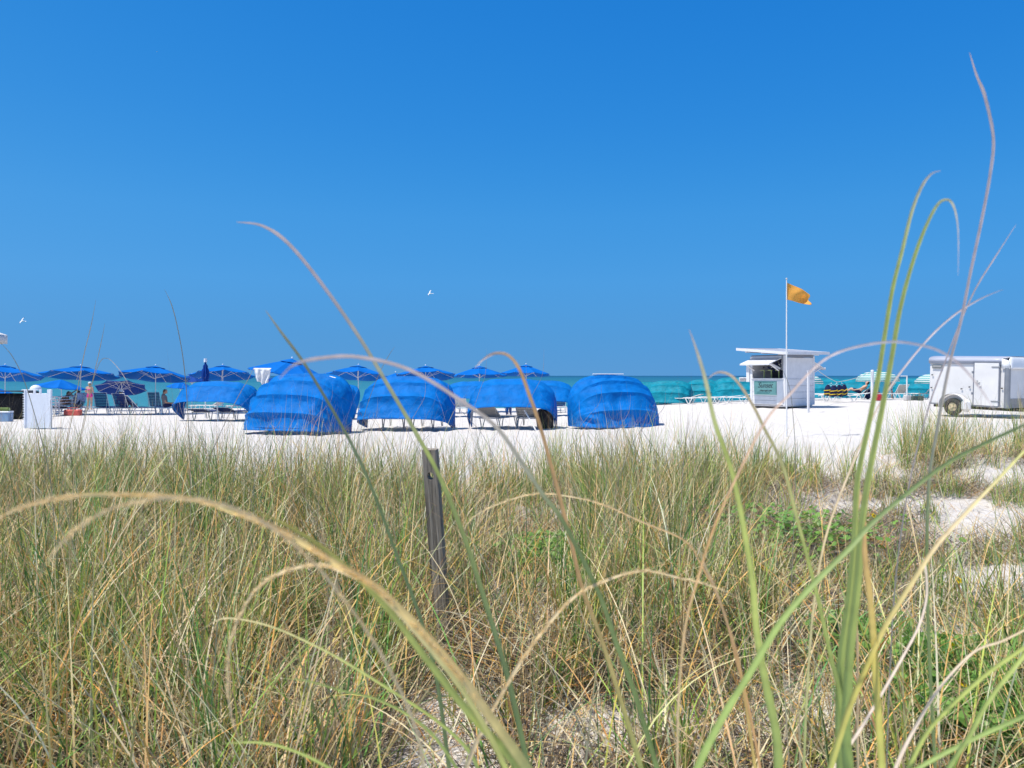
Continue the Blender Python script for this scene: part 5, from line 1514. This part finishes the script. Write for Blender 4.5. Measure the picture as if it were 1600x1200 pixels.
blade('broad green blade with a pale straight tip left of the kiosk', [(1077, 515), (1090, 552), (1103, 597), (1117, 660), (1142, 732), (1160, 813), (1176, 912), (1182, 984), (1196, 1065), (1214, 1155), (1216, 1240)], .75, .75, 4, 12, ['pink', 'lime', 'lime', 'green', 'lime'])
blade('blade bowing over beneath the kiosk shelf, tan hook and green foot', [(1106, 592), (1116, 584), (1130, 582), (1146, 590), (1162, 610), (1180, 640), (1194, 669), (1223, 727), (1245, 808), (1263, 876), (1281, 948), (1299, 1029), (1313, 1092), (1320, 1195), (1322, 1240)], .8, .85, 3, 7, ['pale', 'tan', 'lime', 'green', 'green'])
blade('broad green blade slanting from the right edge down to the bottom', [(1640, 640), (1600, 664), (1540, 692), (1475, 727), (1400, 785), (1358, 822), (1326, 858), (1268, 916), (1218, 975), (1169, 1056), (1128, 1123), (1092, 1195), (1080, 1240)], .7, .65, 3, 10, ['dgreen', 'dgreen', 'green', 'green', 'green'])
blade('yellow blade slanting from the right edge across the tall green pair', [(1640, 660), (1600, 705), (1560, 748), (1520, 790), (1466, 849), (1430, 903), (1385, 975), (1358, 1033), (1326, 1110), (1299, 1195), (1290, 1240)], .8, .7, 3, 9, ['lime', 'tan', 'yellow', 'lime', 'lime'])
blade('thick yellow green stem standing straight right of the green pair', [(1353, 813), (1351, 862), (1360, 939), (1365, 997), (1369, 1065), (1374, 1137), (1378, 1198), (1380, 1240)], .75, .72, 6, 11, ['orange', 'yellow', 'lime', 'lime'])
blade('whitish dead blade curving in an S at the lower right', [(1440, 870), (1446, 885), (1448, 930), (1437, 975), (1412, 1024), (1376, 1087), (1340, 1146), (1304, 1198), (1285, 1235)], .95, .85, 2.5, 6, ['dead', 'dead', 'dead'])
blade('tan dry blade slanting in from the right edge low down', [(1640, 965), (1600, 985), (1565, 1002), (1520, 1020), (1466, 1078), (1430, 1137), (1403, 1191), (1390, 1235)], .85, .8, 2.5, 5.5, ['tan', 'dead', 'tan'])
blade('upper of two lime leaves in the lower right corner', [(1640, 985), (1600, 1012), (1538, 1056), (1475, 1114), (1445, 1150), (1421, 1198), (1405, 1240)], .75, .7, 4, 7, ['lime', 'lime', 'lime'])
blade('lower of two lime leaves in the lower right corner', [(1640, 970), (1600, 1024), (1547, 1092), (1515, 1150), (1484, 1198), (1470, 1240)], .7, .66, 4, 7, ['lime', 'green', 'lime'])
blade('short broad green leaf lying flat in the lower right corner', [(1640, 1100), (1600, 1119), (1520, 1155), (1439, 1198), (1400, 1235)], .7, .7, 4, 7, ['green', 'green'])
blade('orange brown stalk left of the two tall green blades', [(1085, 835), (1100, 880), (1118, 920), (1140, 985), (1155, 1040), (1165, 1100), (1180, 1200), (1184, 1240)], .9, .9, 3, 6, ['tan', 'orange', 'yellow', 'green'])
blade('thin dark stalk bending over between the umbrellas on the left', [(257, 452), (268, 476), (277, 510), (286, 560), (292, 620), (296, 700), (298, 790), (296, 900)], 3.0, 3.2, 3.5, 4.5, ['grey', 'grey', 'tan', 'green'])
blade('straight thin stalk rising highest above the left umbrellas', [(150, 468), (142, 510), (130, 560), (117, 630), (104, 700), (95, 780), (90, 860)], 3.2, 3.4, 3, 4.5, ['grey', 'tan', 'tan', 'green'])
blade('straight thin stalk passing the head of the woman in pink', [(164, 505), (156, 545), (146, 590), (132, 660), (118, 730), (108, 820)], 3.1, 3.3, 3, 4, ['grey', 'tan', 'green'])
blade('thin stalk leaning right across the white bin', [(0, 535), (18, 555), (36, 590), (52, 640), (68, 700), (80, 760), (86, 840)], 2.8, 3.1, 3, 4.5, ['grey', 'grey', 'green'])
blade('thin hooked stalk over the low navy umbrella', [(206, 614), (196, 592), (182, 572), (168, 560), (156, 566), (144, 600), (130, 660), (118, 730), (110, 820)], 3.4, 3.6, 2.5, 4, ['pale', 'grey', 'tan', 'green'])
blade('pale stalk leaning over the leftmost cabana', [(398, 572), (388, 592), (372, 620), (352, 660), (330, 710), (310, 770), (300, 850)], 2.8, 3.2, 2.5, 4, ['pink', 'grey', 'green'])
blade('slim stalk pointing up between the middle umbrellas', [(617, 541), (606, 558), (592, 585), (575, 630), (560, 690), (548, 780)], 3.2, 3.6, 2.5, 3.5, ['grey', 'grey', 'green'])
blade('brown hooked dry tip standing beside the tall green pair', [(1331, 752), (1338, 760), (1344, 775), (1338, 800), (1334, 850), (1336, 930), (1340, 1020), (1340, 1150), (1342, 1240)], 1.4, 1.4, 7, 5, ['tan', 'orange', 'tan', 'grey'])
blade('thin green blade crossing the kiosk wall', [(1210, 555), (1232, 600), (1240, 660), (1243, 730), (1240, 830), (1236, 940), (1234, 1100)], 2.2, 2.4, 1.6, 4, ['grey', 'grey', 'green'])
# more slender stalks against the cabanas, all rooted in the dune
stalks = [(665, 595, 640, 668), (760, 545, 735, 660), (822, 560, 850, 680), (700, 590, 760, 690), (850, 545, 815, 660), (940, 600, 900, 680), (1040, 610, 990, 690), (520, 600, 470, 680), (480, 605, 510, 700), (440, 635, 410, 700), (1305, 690, 1280, 740), (1075, 640, 1068, 720), (590, 620, 570, 700), (905, 625, 935, 700), (985, 615, 960, 690), (1000, 640, 1025, 720), (640, 640, 655, 700), (560, 655, 520, 705)]
where = ['the middle cabana', 'the umbrella above the half open cabana', 'the half open cabana', 'the gap between two cabanas', 'the right end of the umbrella row', 'the left part of the rightmost cabana', 'the right edge of the rightmost cabana', 'the centre of the widest cabana', 'the right part of the widest cabana', 'the left foot of the widest cabana', 'the sand right of the kiosk', 'the sand left of the kiosk', 'the left part of the middle cabana', 'the lower middle of the rightmost cabana', 'the rightmost cabana near its top band', 'the lower right of the rightmost cabana', 'the foot of the middle cabana', 'the sand below the widest cabana']
for i, ((x0, y0, x1, y1), wv) in enumerate(zip(stalks, where)):
    d_ = 3.4 + (i * 37 % 11) * .22
    bend = (x1 - x0) * .25
    xb = x1 + (x1 - x0) * .55
    blade('slender stalk standing against ' + wv, [(x0, y0), (x0 + (x1 - x0) * .2 - bend * .5, y0 + (y1 - y0) * .35), (x0 + (x1 - x0) * .55, y0 + (y1 - y0) * .65), (x1, y1), (xb, y1 + 80), (xb + (x1 - x0) * .1, y1 + 190)], d_, d_ + .3, 2.2, 3.6, ['pink', 'pale', 'tan', 'green'])
